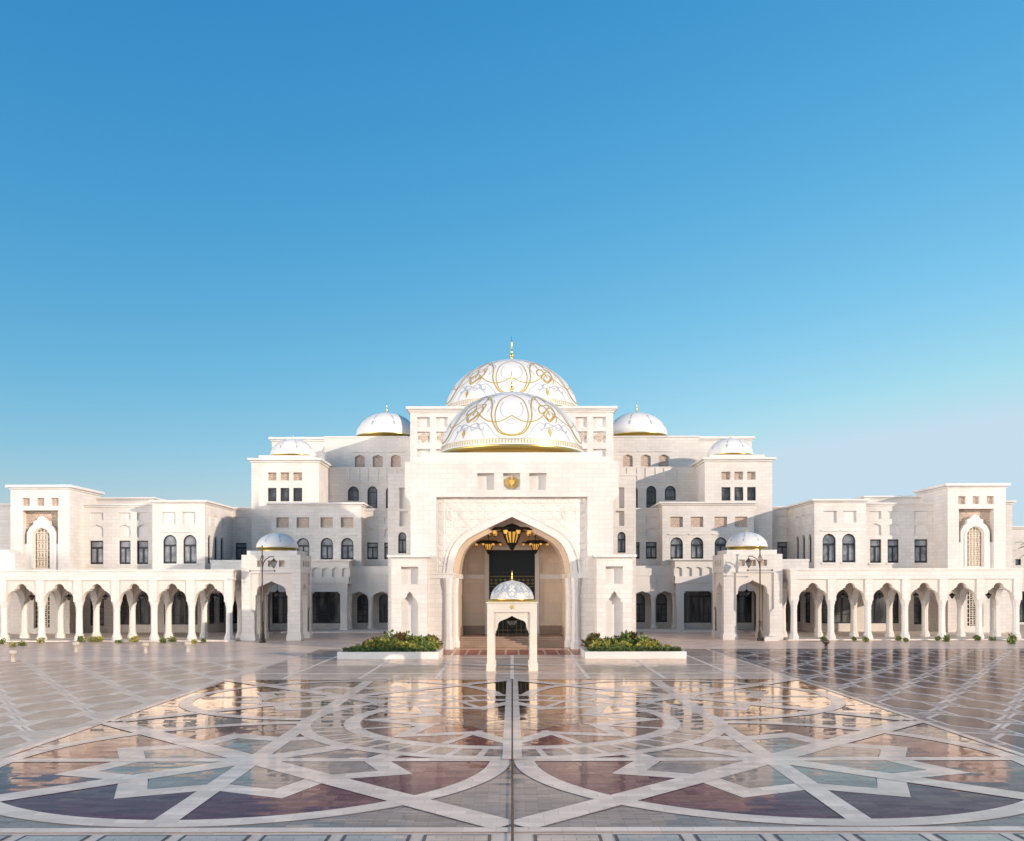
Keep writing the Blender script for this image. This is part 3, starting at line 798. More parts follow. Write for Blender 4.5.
    holes = []
    for k in range(9):
        x0, x1 = span(262 + k * 10, 270 + k * 10, Y, s); holes.append((archp(x0, x1, wz(576.5, Y), wz(567, Y), 'lowkeel'), .22, 'plain_marble'))
    b.panel(F, rect(xa, xb, zb, zt), holes, 'plain_marble')
    b.panel(sideR(xb), rect(Y, 119.48, zb, zt), [], 'plain_marble'); b.panel(sideL(xa), rect(Y, 119.48, zb, zt), [], 'plain_marble')
    b.face([(xa, Y, zt), (xb, Y, zt), (xb, 119.48, zt), (xa, 119.48, zt)], 'roof_stone')
    b.face([(xa, Y, zb), (xb, Y, zb), (xb, 119.48, zb), (xa, 119.48, zb)], 'plain_marble')
    cornice(b, xa, xb, Y, 119, zt, 'plain_marble', ((.12, .12), (.34, .18)))
    b.box(xa + .25, xb - .25, Y + .12, Y + .8, zo, zb, 'plain_marble')
    for u0, u1 in ((340, 347), (301, 311), (258, 266)):
        x0, x1 = span(u0, u1, Y, s); b.box(x0, x1, Y + .1, Y + .95, .0, zo, 'plain_marble')
        b.box(x0 - .08, x1 + .08, Y + .02, Y + 1.03, .0, .35, 'plain_marble')
        for dx in (-1, 1):
            xx = (x0 + x1) / 2 + dx * (x1 - x0) / 2
            b.prism(front(Y + .5), [(xx, zo - .02), (xx + dx * .35, zo - .02), (xx, zo - .35)], -.2, .2, 'plain_marble')
    b.build('porch', palace)
    # ---- AL: two keel arches beside the portico
    Y = 118.5; F = front(Y); b = MB(); z_top, z_mid, zs = wz(566, Y), wz(576, Y), wz(597, Y)
    xa, xb = span(348, 402, Y, s)
    outline = [(xa, zs)]
    for u0, u1 in (((350, 367.5), (373, 390.5)) if s < 0 else ((390.5, 373), (367.5, 350))):
        x0, x1 = span(u0, u1, Y, s); c, a = (x0 + x1) / 2, (x1 - x0) / 2
        outline += arch_only(c, a, zs, 'lowkeel')
    outline += [(xb, zs), (xb, z_mid), (xa, z_mid)]
    b.prism(F, outline, -.6, -.06, 'plain_marble')
    b.box(xa, xb, Y - .02, 121.9, z_mid, z_top, 'plain_marble')
    for u in (349, 370.2, 391.6):
        x = PX(u, Y, s); column_mesh(b, x, Y + .35, 0, zs, .3)
        b.box(x - .36, x + .36, Y - .004, Y + .7, zs, z_mid, 'plain_marble')
    b.build('arcade_front', palace)
    # ---- dome 2
    add_dome(palace, PX(387, 138, s), 138, wz(437, 138), 4.5, wz(413, 138) - wz(437, 138), 1.7, .09, drum=2.0)
for s in (-1, 1): palace_half(s)

# centre block with niches carrying the great dome
Y = 118; F = front(Y); hw = 101.5 / FPX * Y; zt = wz(412.5, Y)
b = MB(); holes = []; q4 = []
for s in (-1, 1):
    for u0, u1 in ((417.5, 430.5), (436.5, 448)):
        x0, x1 = span(u0, u1, Y, s)
        holes.append((rect(x0, x1, wz(427, Y), wz(417, Y)), .35, 'plain_marble'))
        holes.append((rect(x0, x1, wz(443, Y), wz(431.5, Y)), .3, 'plain_marble'))
        holes.append((rect(x0, x1, wz(458, Y), wz(449, Y)), .35, 'plain_marble'))
        q4.append(((x0 + x1) / 2, wz(437, Y), (x1 - x0) * .42))
shell(b, -hw, hw, Y, 152, 12, zt, 'white_marble', holes)
cornice(b, -hw, hw, Y, 152, zt, 'plain_marble', ((.12, .2), (.28, .2), (.5, .32)))
b.build('wall', palace)
for cx, cz, r in q4:
    g = MB()
    p = [(cx + r * (1 + .22 * math.cos(4 * R(t))) * math.cos(R(t)) * .8, cz + r * (1 + .22 * math.cos(4 * R(t))) * math.sin(R(t)) * .8) for t in range(0, 360, 10)]
    g.prism(F, p, -.298, -.24, 'tan_screen'); g.build('screen', palace)
GD = (0, 134.5); zb = wz(415, 134.5)
gd = add_dome(palace, GD[0], GD[1], zb, 66.5 / FPX * 134.5, wz(361.5, 134.5) - zb, 3.9, .17, drum=2.6, ornament=False, n=96)
arabesque(gd, GD[0], GD[1], zb, 66.5 / FPX * 134.5, wz(361.5, 134.5) - zb)

# ================================================================== ENTRANCE PORTICO
portico = thing('entrance_portico', 'tall white entrance portico with a great pointed arch and a gold-patterned dome on top', 'portico', (0, 84.5, 0))
Y = 84.5; F = front(Y)
b = MB()
ZI0, ZI1 = 6.45, 6.95
hA, sA = 5.38, ZI1
apex = sA + .947 * hA
BW_, CW_ = 9.2, 9.72
zC0, zC1 = wz(495, Y), wz(461.5, Y)
RP = 6.86; zR = wz(497, Y)
# crown with three sunk squares
holes = []
for k in (-1, 0, 1):
    c = k * 2.37; holes.append((rect(c - .78, c + .78, wz(490, Y), wz(473, Y)), .55, 'plain_marble'))
b.panel(F, rect(-CW_, CW_, zC0, zC1), holes, 'white_marble', .0)
for sg in (-1, 1):
    fr_ = sideR(CW_) if sg > 0 else sideL(-CW_)
    b.panel(fr_, rect(Y, 117.9, zC0, zC1), [], 'white_marble')
    b.face([(sg * CW_, Y, zC0), (sg * BW_, Y, zC0 - .55), (sg * BW_, 117.9, zC0 - .55), (sg * CW_, 117.9, zC0)], 'white_marble')
    b.face([(sg * CW_, Y, zC0), (sg * BW_, Y, zC0), (sg * BW_, Y, zC0 - .55)], 'white_marble')
    b.panel(sideR(BW_) if sg > 0 else sideL(-BW_), rect(Y, 117.9, 0, zC0 - .55), [], 'white_marble')
b.face([(-CW_, Y, zC1), (CW_, Y, zC1), (CW_, 117.9, zC1), (-CW_, 117.9, zC1)], 'roof_stone')
b.box(-8.95, 8.95, Y + .12, 117, zC1, zC1 + .42, 'plain_marble')
b.box(-8.15, 8.15, Y + .25, 116, zC1 + .42, zC1 + .86, 'plain_marble')
# body front: frame around the sunk panel
b.panel(F, [(-BW_, 0), (-RP, 0), (-RP, zR), (RP, zR), (RP, 0), (BW_, 0), (BW_, zC0), (-BW_, zC0)], [], 'white_marble')
for xx in (-RP, RP): b.face([(xx, Y, 0), (xx, Y + .5, 0), (xx, Y + .5, zR), (xx, Y, zR)], 'white_marble')
b.face([(-RP, Y, zR), (RP, Y, zR), (RP, Y + .5, zR), (-RP, Y + .5, zR)], 'white_marble')
# piers under the panel (almost flush)
for sg in (-1, 1):
    x0, x1 = sorted((sg * hA, sg * (RP + .0)))
    b.box(x0, x1 - .003 if sg > 0 else x1, Y + .03, Y + 2.4, 0, ZI0, 'white_marble')
b.build('wall', portico)
# carved panel with the arch cut out
b = MB()
arc = arch_only(0, hA, sA, 'keel')
poly = [(-RP + .002, ZI1)] + arc + [(RP - .002, ZI1), (RP - .002, zR - .002), (-RP + .002, zR - .002)]
b.prism(F, poly, -2.4, -.5, 'carved_marble', 'portico_stone')
b.build('carved_panel', portico)
# plain raised band following the arch, border band, roundels
b = MB()
outer = arch_only(0, hA + .62, sA + .002, 'keel'); inner = arch_only(0, hA + .02, sA + .002, 'keel')
b.prism(F, outer + list(reversed(inner)), -.498, -.40, 'plain_marble')
outer = arch_only(0, hA + .95, sA + .004, 'keel'); inner = arch_only(0, hA + .80, sA + .004, 'keel')
b.prism(F, outer + list(reversed(inner)), -.498, -.44, 'plain_marble')
b.panel(F, rect(-RP + .02, RP - .02, sA + .03, zR - .02), [(rect(-RP + .45, RP - .45, sA + .03 + .001, zR - .45), .03, None)], 'carved_marble', -.46)
for sg in (-1, 1):
    cx, cz = sg * 5.25, wz(513, Y + .5)
    for r0, r1 in ((.62, .72), (.34, .42)):
        o_ = [(cx + r1 * math.cos(R(t)), cz + r1 * math.sin(R(t))) for t in range(0, 360, 12)]; i_ = [(cx + r0 * math.cos(R(t)), cz + r0 * math.sin(R(t))) for t in range(0, 360, 12)]
        b.panel(F, o_, [(i_, .05, None)], 'plain_marble', -.44)
b.build('arch_moulding', portico)
# impost band and engaged columns
b = MB()
for sg in (-1, 1):
    x0, x1 = sorted((sg * (hA - .12), sg * 8.15))
    b.box(x0, x1, Y - .1, Y + .6, ZI0 + .003, ZI1 - .14, 'plain_marble'); b.box(x0 - .05, x1 + .05, Y - .18, Y + .62, ZI1 - .14, ZI1 - .003, 'plain_marble')
    x0, x1 = sorted((sg * (hA - .12), sg * (hA + .3)))
    b.box(x0, x1, Y + .6, Y + 2.5, ZI0 + .003, ZI1 - .003, 'plain_marble')
b.build('impost', portico)
for sg in (-1, 1):
    for dx, dy, rr in ((.42, .02, .36), (-.02, 2.1, .36)):
        b = MB(); column_mesh(b, sg * (hA + dx), Y + dy, 0, ZI0, rr, cap=1.25); b.build('column', portico)
# barrel hall behind the arch
def barrel(b, y0, y1, a, s, m, closed=False):
    prof = [(-a, 0)] + arch_only(0, a, s, 'keel') + [(a, 0)]
    for p, q in zip(prof, prof[1:]):
        b.face([(p[0], y0, p[1]), (q[0], y0, q[1]), (q[0], y1, q[1]), (p[0], y1, p[1])], m)
b = MB()
yb = 93.0
barrel(b, Y + 2.4, yb, 4.95, sA, 'portico_stone')
# step faces between arch thickness and wider hall
po = [(-4.95, 0)] + arch_only(0, 4.95, sA, 'keel') + [(4.95, 0)]; pi_ = [(-hA, 0)] + arch_only(0, hA, sA, 'keel') + [(hA, 0)]
for i in range(len(po) - 1):
    b.face([(po[i][0], Y + 2.4, po[i][1]), (po[i + 1][0], Y + 2.4, po[i + 1][1]), (pi_[i + 1][0], Y + 2.4, pi_[i + 1][1]), (pi_[i][0], Y + 2.4, pi_[i][1])], 'portico_stone')
# back wall
dw, dh = 2.3, wz(550, yb)
back_out = [(-4.95, 0), (4.95, 0)] + list(reversed(arch_only(0, 4.95, sA, 'keel')))
holes = [(rect(-dw, dw, .9, dh), .9, None)]
for sg in (-1, 1):
    x0, x1 = sorted((sg * 2.9, sg * 4.45)); holes.append((archp(x0, x1, 7.05, 8.6, 'round'), .25, 'portico_stone'))
    holes.append((rect(x0 + .15, x1 - .15, 2.2, 6.1), .12, 'portico_stone'))
b.panel(front(yb), back_out, holes, 'portico_stone')
for sg in (-1, 1):
    x0, x1 = sorted((sg * (dw + .44), sg * 4.94))
    b.box(x0, x1, yb - .2, yb - .003, 6.4, 6.85, 'plain_marble')
    b.box(x0, x1, yb - .14, yb - .003, .92, 1.75, 'brown_dado')
    x0, x1 = sorted((sg * 4.83, sg * 4.94)); b.box(x0, x1, 89.0, yb - .2, .92, 1.75, 'brown_dado'); b.box(x0, x1, Y + 2.5, yb - .2, 6.4, 6.85, 'plain_marble')
b.build('hall', portico)
b = MB(); b.box(-4.93, 4.93, 88.9, yb - .01, .0, .9, 'hall_floor'); b.box(-5.37, 5.37, Y + .1, 86.88, 0, .03, 'hall_floor'); b.build('floor', portico)
b = MB()
for k in range(5): b.box(-4.93, 4.93, 86.9 + k * .4, 88.899, k * .18 + .001 * (k > 0), .18 * (k + 1) - .002, 'hall_floor')
b.build('steps', portico)
# door with pale surround
b = MB()
b.panel(front(yb), [(-dw - .42, .9), (-dw, .9), (-dw, dh), (dw, dh), (dw, .9), (dw + .42, .9), (dw + .42, dh + .42), (-dw - .42, dh + .42)], [], 'plain_marble', .14)
dr = b.build('door_surround', portico)
b = MB(); Fd = front(yb + .86)
b.flat(Fd, rect(-dw, dw, .9, dh), 0, 'door_metal')
for x in [-dw + i * dw / 5 for i in range(11)]: b.prism(Fd, rect(x - .035, x + .035, .93, 5.6), .01, .06, 'door_gold' if abs(x) > .01 else 'door_metal')
for z in (1.2, 2.4, 3.6, 5.0, 5.6): b.prism(Fd, rect(-dw, dw, z, z + .09), .062, .1, 'door_gold')
for i in range(10):
    for j in range(4):
        cx, cz = -dw + (i + .5) * dw / 5, 5.95 + j * .0 + .35 * j
        if j < 2: b.prism(Fd, [(cx - .2, cz), (cx, cz - .16), (cx + .2, cz), (cx, cz + .16)], .01, .05, 'door_gold')
b.prism(Fd, rect(-dw, dw, 6.6, 6.72), .02, .1, 'door_gold'); b.prism(Fd, rect(-.12, .12, .92, 6.6), .102, .16, 'door_metal')
b.build('door', portico)
# gold falcon crest in the middle square
b = MB(); Fe = front(Y + .55); cz = wz(481.5, Y)
b.prism(Fe, [(-.22, cz + .2), (.22, cz + .2), (.24, cz - .1), (0, cz - .42), (-.24, cz - .1)], .01, .18, 'crest_gold')
for sg in (-1, 1):
    for k in range(5):
        x = .22 + k * .085; b.prism(Fe, [(sg * x, cz + .42 - k * .03), (sg * (x + .075), cz + .40 - k * .04), (sg * (x + .06), cz - .5 + k * .06), (sg * x, cz - .56 + k * .05)], .01, .14 - k * .012, 'crest_gold')
b.prism(Fe, [(-.1, cz + .2), (.1, cz + .2), (.12, cz + .42), (0, cz + .56), (-.16, cz + .46), (-.1, cz + .38)], .01, .24, 'crest_gold')
for k in range(5): b.prism(Fe, [(-.16 + k * .07, cz - .4), (-.1 + k * .07, cz - .4), (-.16 + (k - 0) * .09 - .02, cz - .66), (-.22 + k * .09, cz - .64)], .01, .1, 'crest_gold')
b.build('crest', portico)
# front dome
fdc = (0, 96.0); fz = wz(455.2, 96); fr0 = 71.0 / FPX * 96; fh = wz(393.5, 96) - fz
fd = add_dome(portico, 0, 96, fz, fr0, fh, 2.55, .12, drum=2.2, ornament=False, n=96)
arabesque(fd, 0, 96, fz, fr0, fh)
# flanking blocks behind the portico face
for s in (-1, 1):
    b = MB(); Yf = 90; Ff = front(Yf)
    xo = abs(wx(388, Yf)); x0, x1 = sorted((s * xo, s * (BW_ + .003)))
    zt = wz(476, Yf); holes = []
    a0, a1, z0, z1 = RZ(398.3, 406.3, 532, 553, Yf, s); holes.append((archp(a0, a1, z0, z1, 'round'), .34, None)); wq = (a0, a1, z0, z1)
    for v0, v1 in ((487.5, 508.5), (511, 526)):
        c0, c1 = span(399.5, 408, Yf, s); holes.append((rect(c0, c1, wz(v1, Yf), wz(v0, Yf)), .35, 'plain_marble'))
    shell(b, x0, x1, Yf, 117.9, 0, zt, 'white_marble', holes)
    cornice(b, x0 if s < 0 else x0 + .1, x1 - .1 if s < 0 else x1, Yf, 117.5, zt, 'plain_marble', ((.08, .22),))
    b.build('flank_wall', portico)
    add_window(portico, Ff, *wq, kind='round')
# tall pylons before the portico
for s in (-1, 1):
    b = MB(); Yp = 82.3; Fp = front(Yp); xa, xb = span(391.3, 427.3, Yp, s); zt = wz(558.5, Yp)
    n0, n1 = span(401, 418.3, Yp, s); zz = [wz(v, Yp) for v in (584, 566.5, 589.5, 652)]
    holes = [(rect(n0, n1, zz[0], zz[1]), .55, 'plain_marble')]
    c_, a_ = (n0 + n1) / 2, (n1 - n0) / 2
    nich = [(n0, .9), (n1, .9), (n1, 4.3), (n1 - .18, 4.3), (n1 - .18, 4.55), (c_ + .32, 4.75), (c_ + .2, 5.05), (c_, 5.25), (c_ - .2, 5.05), (c_ - .32, 4.75), (n0 + .18, 4.55), (n0 + .18, 4.3), (n0, 4.3)]
    holes.append((nich, .55, 'plain_marble'))
    b.panel(Fp, rect(xa, xb, 0, zt), holes, 'white_marble')
    ye = Y - .003 if True else 0
    b.panel(sideR(xb), rect(Yp, ye if (s < 0) else 89.9, 0, zt), [], 'white_marble'); b.panel(sideL(xa), rect(Yp, 89.9 if s < 0 else ye, 0, zt), [], 'white_marble')
    b.face([(xa, Yp, zt), (xb, Yp, zt), (xb, ye, zt), (xa, ye, zt)], 'roof_stone')
    cornice(b, xa, xb, Yp, ye - .45, zt, 'plain_marble', ((.1, .12), (.32, .2)))
    b.build('pier', portico)

# ================================================================== CHANDELIERS
def chandelier(x, y, ztop, zc, sc, label, arms):
    t = thing('chandelier', label, 'chandelier', (x, y, zc))
    b = MB()
    b.tube([(x, y, zc + .6 * sc), (x, y, ztop)], .035, 6, 'black_iron'); b.build('chain', t)
    b = MB(); n = 28
    for r_, z_ in ((2.3 * sc, zc + .35 * sc), (1.5 * sc, zc + .6 * sc)):
        b.tube([(x + r_ * math.cos(2 * math.pi * k / n), y + r_ * math.sin(2 * math.pi * k / n), z_) for k in range(n + 1)], .13 * sc, 6, 'black_iron')
    for k in range(arms):
        a = 2 * math.pi * k / arms
        b.tube([(x + r_ * math.cos(a), y + r_ * math.sin(a), z_) for r_, z_ in ((.15 * sc, zc + .7 * sc), (1.0 * sc, zc + .72 * sc), (1.7 * sc, zc + .45 * sc), (2.3 * sc, zc + .35 * sc))], .06 * sc, 5, 'black_iron')
    b.build('ring', t)
    for k in range(arms):
        a = 2 * math.pi * (k + .5) / arms; cx, cy = x + 2.3 * sc * math.cos(a), y + 2.3 * sc * math.sin(a)
        b = MB(); z_ = zc + .1 * sc
        b.lathe(cx, cy, [(.02, z_ - .42 * sc), (.1 * sc, z_ - .3 * sc), (.13 * sc, z_ - .28 * sc)], 8, 'black_iron')
        b.lathe(cx, cy, [(.13 * sc, z_ - .278 * sc), (.22 * sc, z_ + .06 * sc)], 8, 'amber_glass', cap=False)
        b.lathe(cx, cy, [(.26 * sc, z_ + .06 * sc), (.26 * sc, z_ + .18 * sc), (.05 * sc, z_ + .3 * sc)], 8, 'black_iron')
        b.build('lamp_shade', t)
    b = MB()
    pr = [(.22 * sc, zc - 1.25 * sc), (.45 * sc, zc - .95 * sc), (.62 * sc, zc - .5 * sc), (.82 * sc, zc + .05 * sc), (.88 * sc, zc + .1 * sc)]
    b.lathe(x, y, pr, 16, 'amber_glass', cap=False)
    sh = b.build('lantern', t)
    b = MB()
    for k in range(12):
        a = 2 * math.pi * k / 12
        b.tube([(x + r_ * 1.03 * math.cos(a), y + r_ * 1.03 * math.sin(a), z_) for r_, z_ in pr], .07 * sc, 5, 'black_iron')
    b.lathe(x, y, [(.02, zc - 1.75 * sc), (.12 * sc, zc - 1.6 * sc), (.3 * sc, zc - 1.35 * sc), (.3 * sc, zc - 1.24 * sc), (.47 * sc, zc - .98 * sc), (.47 * sc, zc - .9 * sc)], 12, 'black_iron', cap=False)
    b.lathe(x, y, [(.92 * sc, zc + .1 * sc), (.95 * sc, zc + .22 * sc), (.3 * sc, zc + .6 * sc), (.1 * sc, zc + .8 * sc)], 16, 'black_iron', cap=False)
    b.build('cage', sh)
    return t
chandelier(0, 88.6, 11.6, 10.75, 1.0, 'largest black and amber chandelier, hanging from the point of the entrance arch', 12)
chandelier(-2.3, 91.0, 10.6, 9.75, .55, 'smaller amber chandelier in the entrance hall, to the left of the big one', 8)
chandelier(2.3, 91.0, 10.6, 9.75, .55, 'smaller amber chandelier in the entrance hall, to the right of the big one', 8)

# ================================================================== KIOSK
kiosk = thing('domed_kiosk', 'small white four-legged domed kiosk standing alone on the polished floor before the entrance', 'kiosk', (0, 65.1, 0))
def kiosk_wall(b, F, c, hw, z1, ha, zs, thick=.42):
    leg = hw
    # outer frame and sunk spandrel with cusped arch
    fr_ = 1.24
    b.prism(F, [(c - hw, 0), (c - 1.2, 0), (c - 1.2, 2.35), (c - fr_, 2.5), (c - fr_, 4.0), (c + fr_, 4.0), (c + fr_, 2.5), (c + 1.2, 2.35), (c + 1.2, 0), (c + hw, 0), (c + hw, z1), (c - hw, z1)], -thick, 0, 'kiosk_stone')
    a = [(c - px * ha, zs + pz * ha) for px, pz in PROF['cusp']] + [(c + px * ha, zs + pz * ha) for px, pz in reversed(PROF['cusp'][:-1])]
    b.prism(F, [(c - fr_ + .002, a[0][1])] + a + [(c + fr_ - .002, a[-1][1]), (c + fr_ - .002, 3.998), (c - fr_ + .002, 3.998)], -thick + .05, -.14, 'kiosk_stone')
b = MB()
kiosk_wall(b, front(63.4), 0, 1.70, 4.62, 1.1, 2.95); kiosk_wall(b, Fr((0, 66.8, 0), (1, 0, 0), (0, 1, 0)), 0, 1.70, 4.62, 1.1, 2.95)
kiosk_wall(b, Fr((1.698, 65.1, 0), (0, 1, 0), (1, 0, 0)), 0, 1.696 - .001, 4.618, 1.1, 2.95); kiosk_wall(b, Fr((-1.698, 65.1, 0), (0, 1, 0), (-1, 0, 0)), 0, 1.696 - .001, 4.618, 1.1, 2.95)
b.box(-1.66, 1.66, 63.44, 66.76, 4.3, 4.61, 'kiosk_stone')
b.build('frame', kiosk)
for sx_ in (-1, 1):
    for yy in (63.62, 66.58):
        b = MB()
        x0, x1 = sorted((sx_ * 1.76, sx_ * 1.15)); b.box(x0, x1, yy - .28, yy + .28, 0, .5, 'kiosk_stone')
        b.box(x0 + .05, x1 - .05, yy - .25, yy + .25, .5, .62, 'kiosk_stone')
        b.build('plinth', kiosk)
b = MB(); b.box(-1.78, 1.78, 63.32, 66.88, 4.62, 4.70, 'kiosk_stone'); b.box(-1.66, 1.66, 63.44, 66.76, 4.70, 4.80, 'gold'); b.build('cornice', kiosk)
kd = add_dome(kiosk, 0, 65.1, 4.88, 1.52, 1.28, .85, .045, mat='kiosk_mosaic', drum=.1, ornament=False, n=48)
kb = MB()
for q in range(8):
    rot = 2 * math.pi * q / 8
    for mi in (1, -1):
        for pts, wd in GOLD_CURVES[:4]:
            pp = [(a * mi * .75 + rot, t) for a, t in catmull([to_dome(x, y) for x, y in pts], 4)]
            ribbon(kb, 0, 65.1, 4.88, 1.52, 1.28, pp, .05, 'silver_inlay', .01)
ribbon(kb, 0, 65.1, 4.88, 1.52, 1.28, [(2 * math.pi * k / 48, .12) for k in range(49)], .04, 'silver_inlay', .012)
kb.build('inlay', kd)
b = MB(); b.prism(front(63.4), [(-.1, 4.36), (0, 4.2), (.1, 4.36), (.07, 4.5), (-.07, 4.5)], .003, .05, 'gold_inlay'); b.build('crest', kiosk)

def lantern(x, y, z, ztop, sc, label, group):
    t = thing('hanging_lantern', label, 'lantern', (x, y, z), group)
    b = MB(); b.tube([(x, y, z + .3 * sc), (x, y, ztop)], .02, 5, 'black_iron'); b.build('chain', t)
    b = MB()
    b.lathe(x, y, [(.03 * sc, z - .5 * sc), (.12 * sc, z - .42 * sc), (.2 * sc, z - .3 * sc)], 8, 'black_iron')
    b.lathe(x, y, [(.45 * sc, z + .02 * sc), (.45 * sc, z + .1 * sc), (.16 * sc, z + .28 * sc), (.05 * sc, z + .4 * sc)], 8, 'black_iron')
    b.build('cap', t)
    b = MB(); b.lathe(x, y, [(.19 * sc, z - .3 * sc), (.4 * sc, z + .02 * sc)], 8, 'dark_glass', cap=False); b.build('lamp_shade', t)
    return t
lantern(0, 65.1, 3.35, 4.3, .95, 'lantern hanging under the dome of the small kiosk before the entrance', None)

# ================================================================== WINGS, ARCADES, PAVILIONS
def wing(s):
    nm = 'left' if s < 0 else 'right'
    k = 1.0 if s < 0 else .985
    wg = thing('palace_wing', f'long two-storey white wing behind the {nm} arcade, its end tower holding an ornate lattice window', 'palace wing', (s * 42, 112, 0))
    def SP(u0, u1, Y):
        a, c = span(u0, u1, Y, s); return a * k, c * k
    def RZk(u0, u1, v0, v1, Y):
        a, c = SP(u0, u1, Y); return a, c, wz(v1, Y), wz(v0, Y)
    # arched-window box
    Y = 112; F = front(Y); xa, xb = SP(152.5, 205, Y); zt = wz(503, Y)
    holes, wins = [], []
    for u0, u1 in ((163.1, 176.7), (183.2, 196.6)):
        q = RZk(u0, u1, 534.2, 563, Y); holes.append((archp(*q, 'round'), .34, None)); wins.append(q)
        holes.append((rect(*RZk(u0 - 1, u1 - 1, 511.5, 523.3, Y)), .22, 'plain_marble'))
    sh_, sw = [], []
    for a0, a1 in ((113.1, 114.3), (115.6, 116.8), (118.1, 119.3)):
        q = (a0, a1, 8.45, 11.95); sh_.append((archp(*q, 'round'), .34, None)); sw.append(q)
        sh_.append((rect(a0, a1, 13.1, 14.4), .16, 'plain_marble'))
    for a0, a1 in ((113.6, 116), (117.5, 120)): sh_.append((rect(a0, a1, 1.0, 4.8), .34, None))
    gq = RZk(164, 197.5, 590, 624, Y); holes.append((archp(*gq, 'rect'), .34, None))
    b = MB(); shell(b, xa, xb, Y, 136, 0, zt, 'white_marble', holes, sh_ if s < 0 else (), sh_ if s > 0 else ())
    cornice(b, xa, xb, Y, 136, zt, 'plain_marble', ((.12, .18), (.36, .22)))
    for q in wins:
        hood(b, F, q[0] - .2, q[1] + .2, q[3] + .3); b.prism(F, rect(q[0] - .15, q[1] + .15, q[2] - .2, q[2] - .02), .002, .12, 'plain_marble')
    b.build('wall', wg)
    for q in wins: add_window(wg, F, *q, kind='round')
    Fs = sideR(xb) if s < 0 else sideL(xa)
    for q in sw: add_window(wg, Fs, *q, kind='round', style='rail')
    for a0, a1 in ((113.6, 116), (117.5, 120)): add_window(wg, Fs, a0, a1, 1.0, 4.8, style='tall', glass='dark_glass')
    add_window(wg, F, *gq, style='shop', glass='dark_glass')
    # plain wall with square windows
    Y = 114; F = front(Y); xa, xb = SP(60, 160, Y); zt = wz(506.5, Y)
    holes, wins = [], []
    for u0, u1 in ((90, 103.3), (119.1, 130.6), (137, 148.3)):
        q = RZk(u0, u1, 540, 563.5, Y); holes.append((rect(*q), .34, None)); wins.append(q)
        holes.append((rect(*RZk(u0, u1, 512, 519.5, Y)), .18, 'plain_marble')); holes.append((archp(*RZk(u0, u1, 524, 536, Y), 'lowkeel'), .18, 'plain_marble'))
    gw = [RZk(119, 150.5, 590, 624, Y)]; gd_ = [RZk(90, 104, 598, 625, Y)]
    for q in gw + gd_: holes.append((rect(*q), .34, None))
    b = MB(); shell(b, xa, xb, Y, 134, 0, zt, 'white_marble', holes)
    cornice(b, xa, xb, Y, 134, zt, 'plain_marble', ((.14, .2), (.3, .2)))
    for q in wins: b.prism(F, rect(q[0] - .15, q[1] + .15, q[2] - .2, q[2] - .02), .002, .12, 'plain_marble')
    b.build('wall', wg)
    for q in wins: add_window(wg, F, *q)
    for q in gw: add_window(wg, F, *q, style='shop', glass='dark_glass')
    for q in gd_: add_window(wg, F, *q, style='tall', glass='dark_glass', name='glazed_door')
    b = MB(); xa, xb = SP(96, 153, 117.5); z0 = zt + .4
    shell(b, xa, xb, 117.5, 133, z0, wz(499.5, 117.5), 'white_marble'); cornice(b, xa, xb, 117.5, 133, wz(499.5, 117.5), 'plain_marble', ((.12, .16), (.34, .2)))
    b.build('attic', wg)
    # end tower
    Y = 110.2; F = front(Y); xa, xb = SP(10.7, 69.5, Y); zt = wz(488.5, Y)
    holes, scr = [], []
    for u0, u1 in ((22.6, 29.9), (37.3, 44.2), (51.3, 58.8)):
        q = RZk(u0, u1, 497, 505, Y); holes.append((rect(*q), .3, None)); scr.append(q)
    ox0, ox1, _, oz1 = RZk(22.6, 58.2, 509.5, 568, Y)
    holes.append((rect(ox0, ox1, 0.02, oz1), .9, 'tan_screen'))
    b = MB(); shell(b, xa, xb, Y, 118.5, 0, zt, 'white_marble', holes)
    cornice(b, xa, xb, Y, 118.5, zt, 'plain_marble', ((.14, .2), (.42, .3)))
    b.build('tower_wall', wg)
    for q in scr: add_screen(wg, F, rect(*q), -.29)
    c = (ox0 + ox1) / 2; hw_ = (ox1 - ox0) / 2
    zA = lambda v: wz(v, Y)
    def half(pts): return pts + [(2 * c - x, z) for x, z in reversed(pts)]
    e = hw_ - .003
    out = half([(c - e, .03), (c - e, zA(543)), (c - e + .35, zA(543)), (c - e + .35, zA(532)), (c - e + .55, zA(529)), (c - e + .75, zA(526)), (c - .95, zA(524)), (c - .95, zA(520)), (c - .55, zA(519.3)), (c - .45, zA(517)), (c - .2, zA(515.6)), (c, zA(515))][:-1] + [(c, zA(515))])
    q = RZk(33.8, 50, 527, 567.5, Y)
    hole = archp(c - .95, c + .95, q[2], q[3], 'round')
    low = [(c - .95, .7), (c + .95, .7), (c + .95, 5.0), (c - .95, 5.0)]
    b = MB(); b.panel(F, out, [(hole, .5, None), (low, .5, None)], 'plain_marble', -.28)
    n_ = len(out)
    for i in range(n_):
        j = (i + 1) % n_; b.face([F.P(*out[i], -.28), F.P(*out[j], -.28), F.P(*out[j], -.88), F.P(*out[i], -.88)], 'plain_marble')
    ro = [(x, z) for x, z in archp(c - 1.3, c + 1.3, q[2], q[3] + .35, 'round')]
    b.panel(F, ro, [(archp(c - 1.05, c + 1.05, q[2] + .001, q[3] + .1, 'round'), .06, None)], 'plain_marble', -.20)
    fr_ = b.build('window_surround', wg)
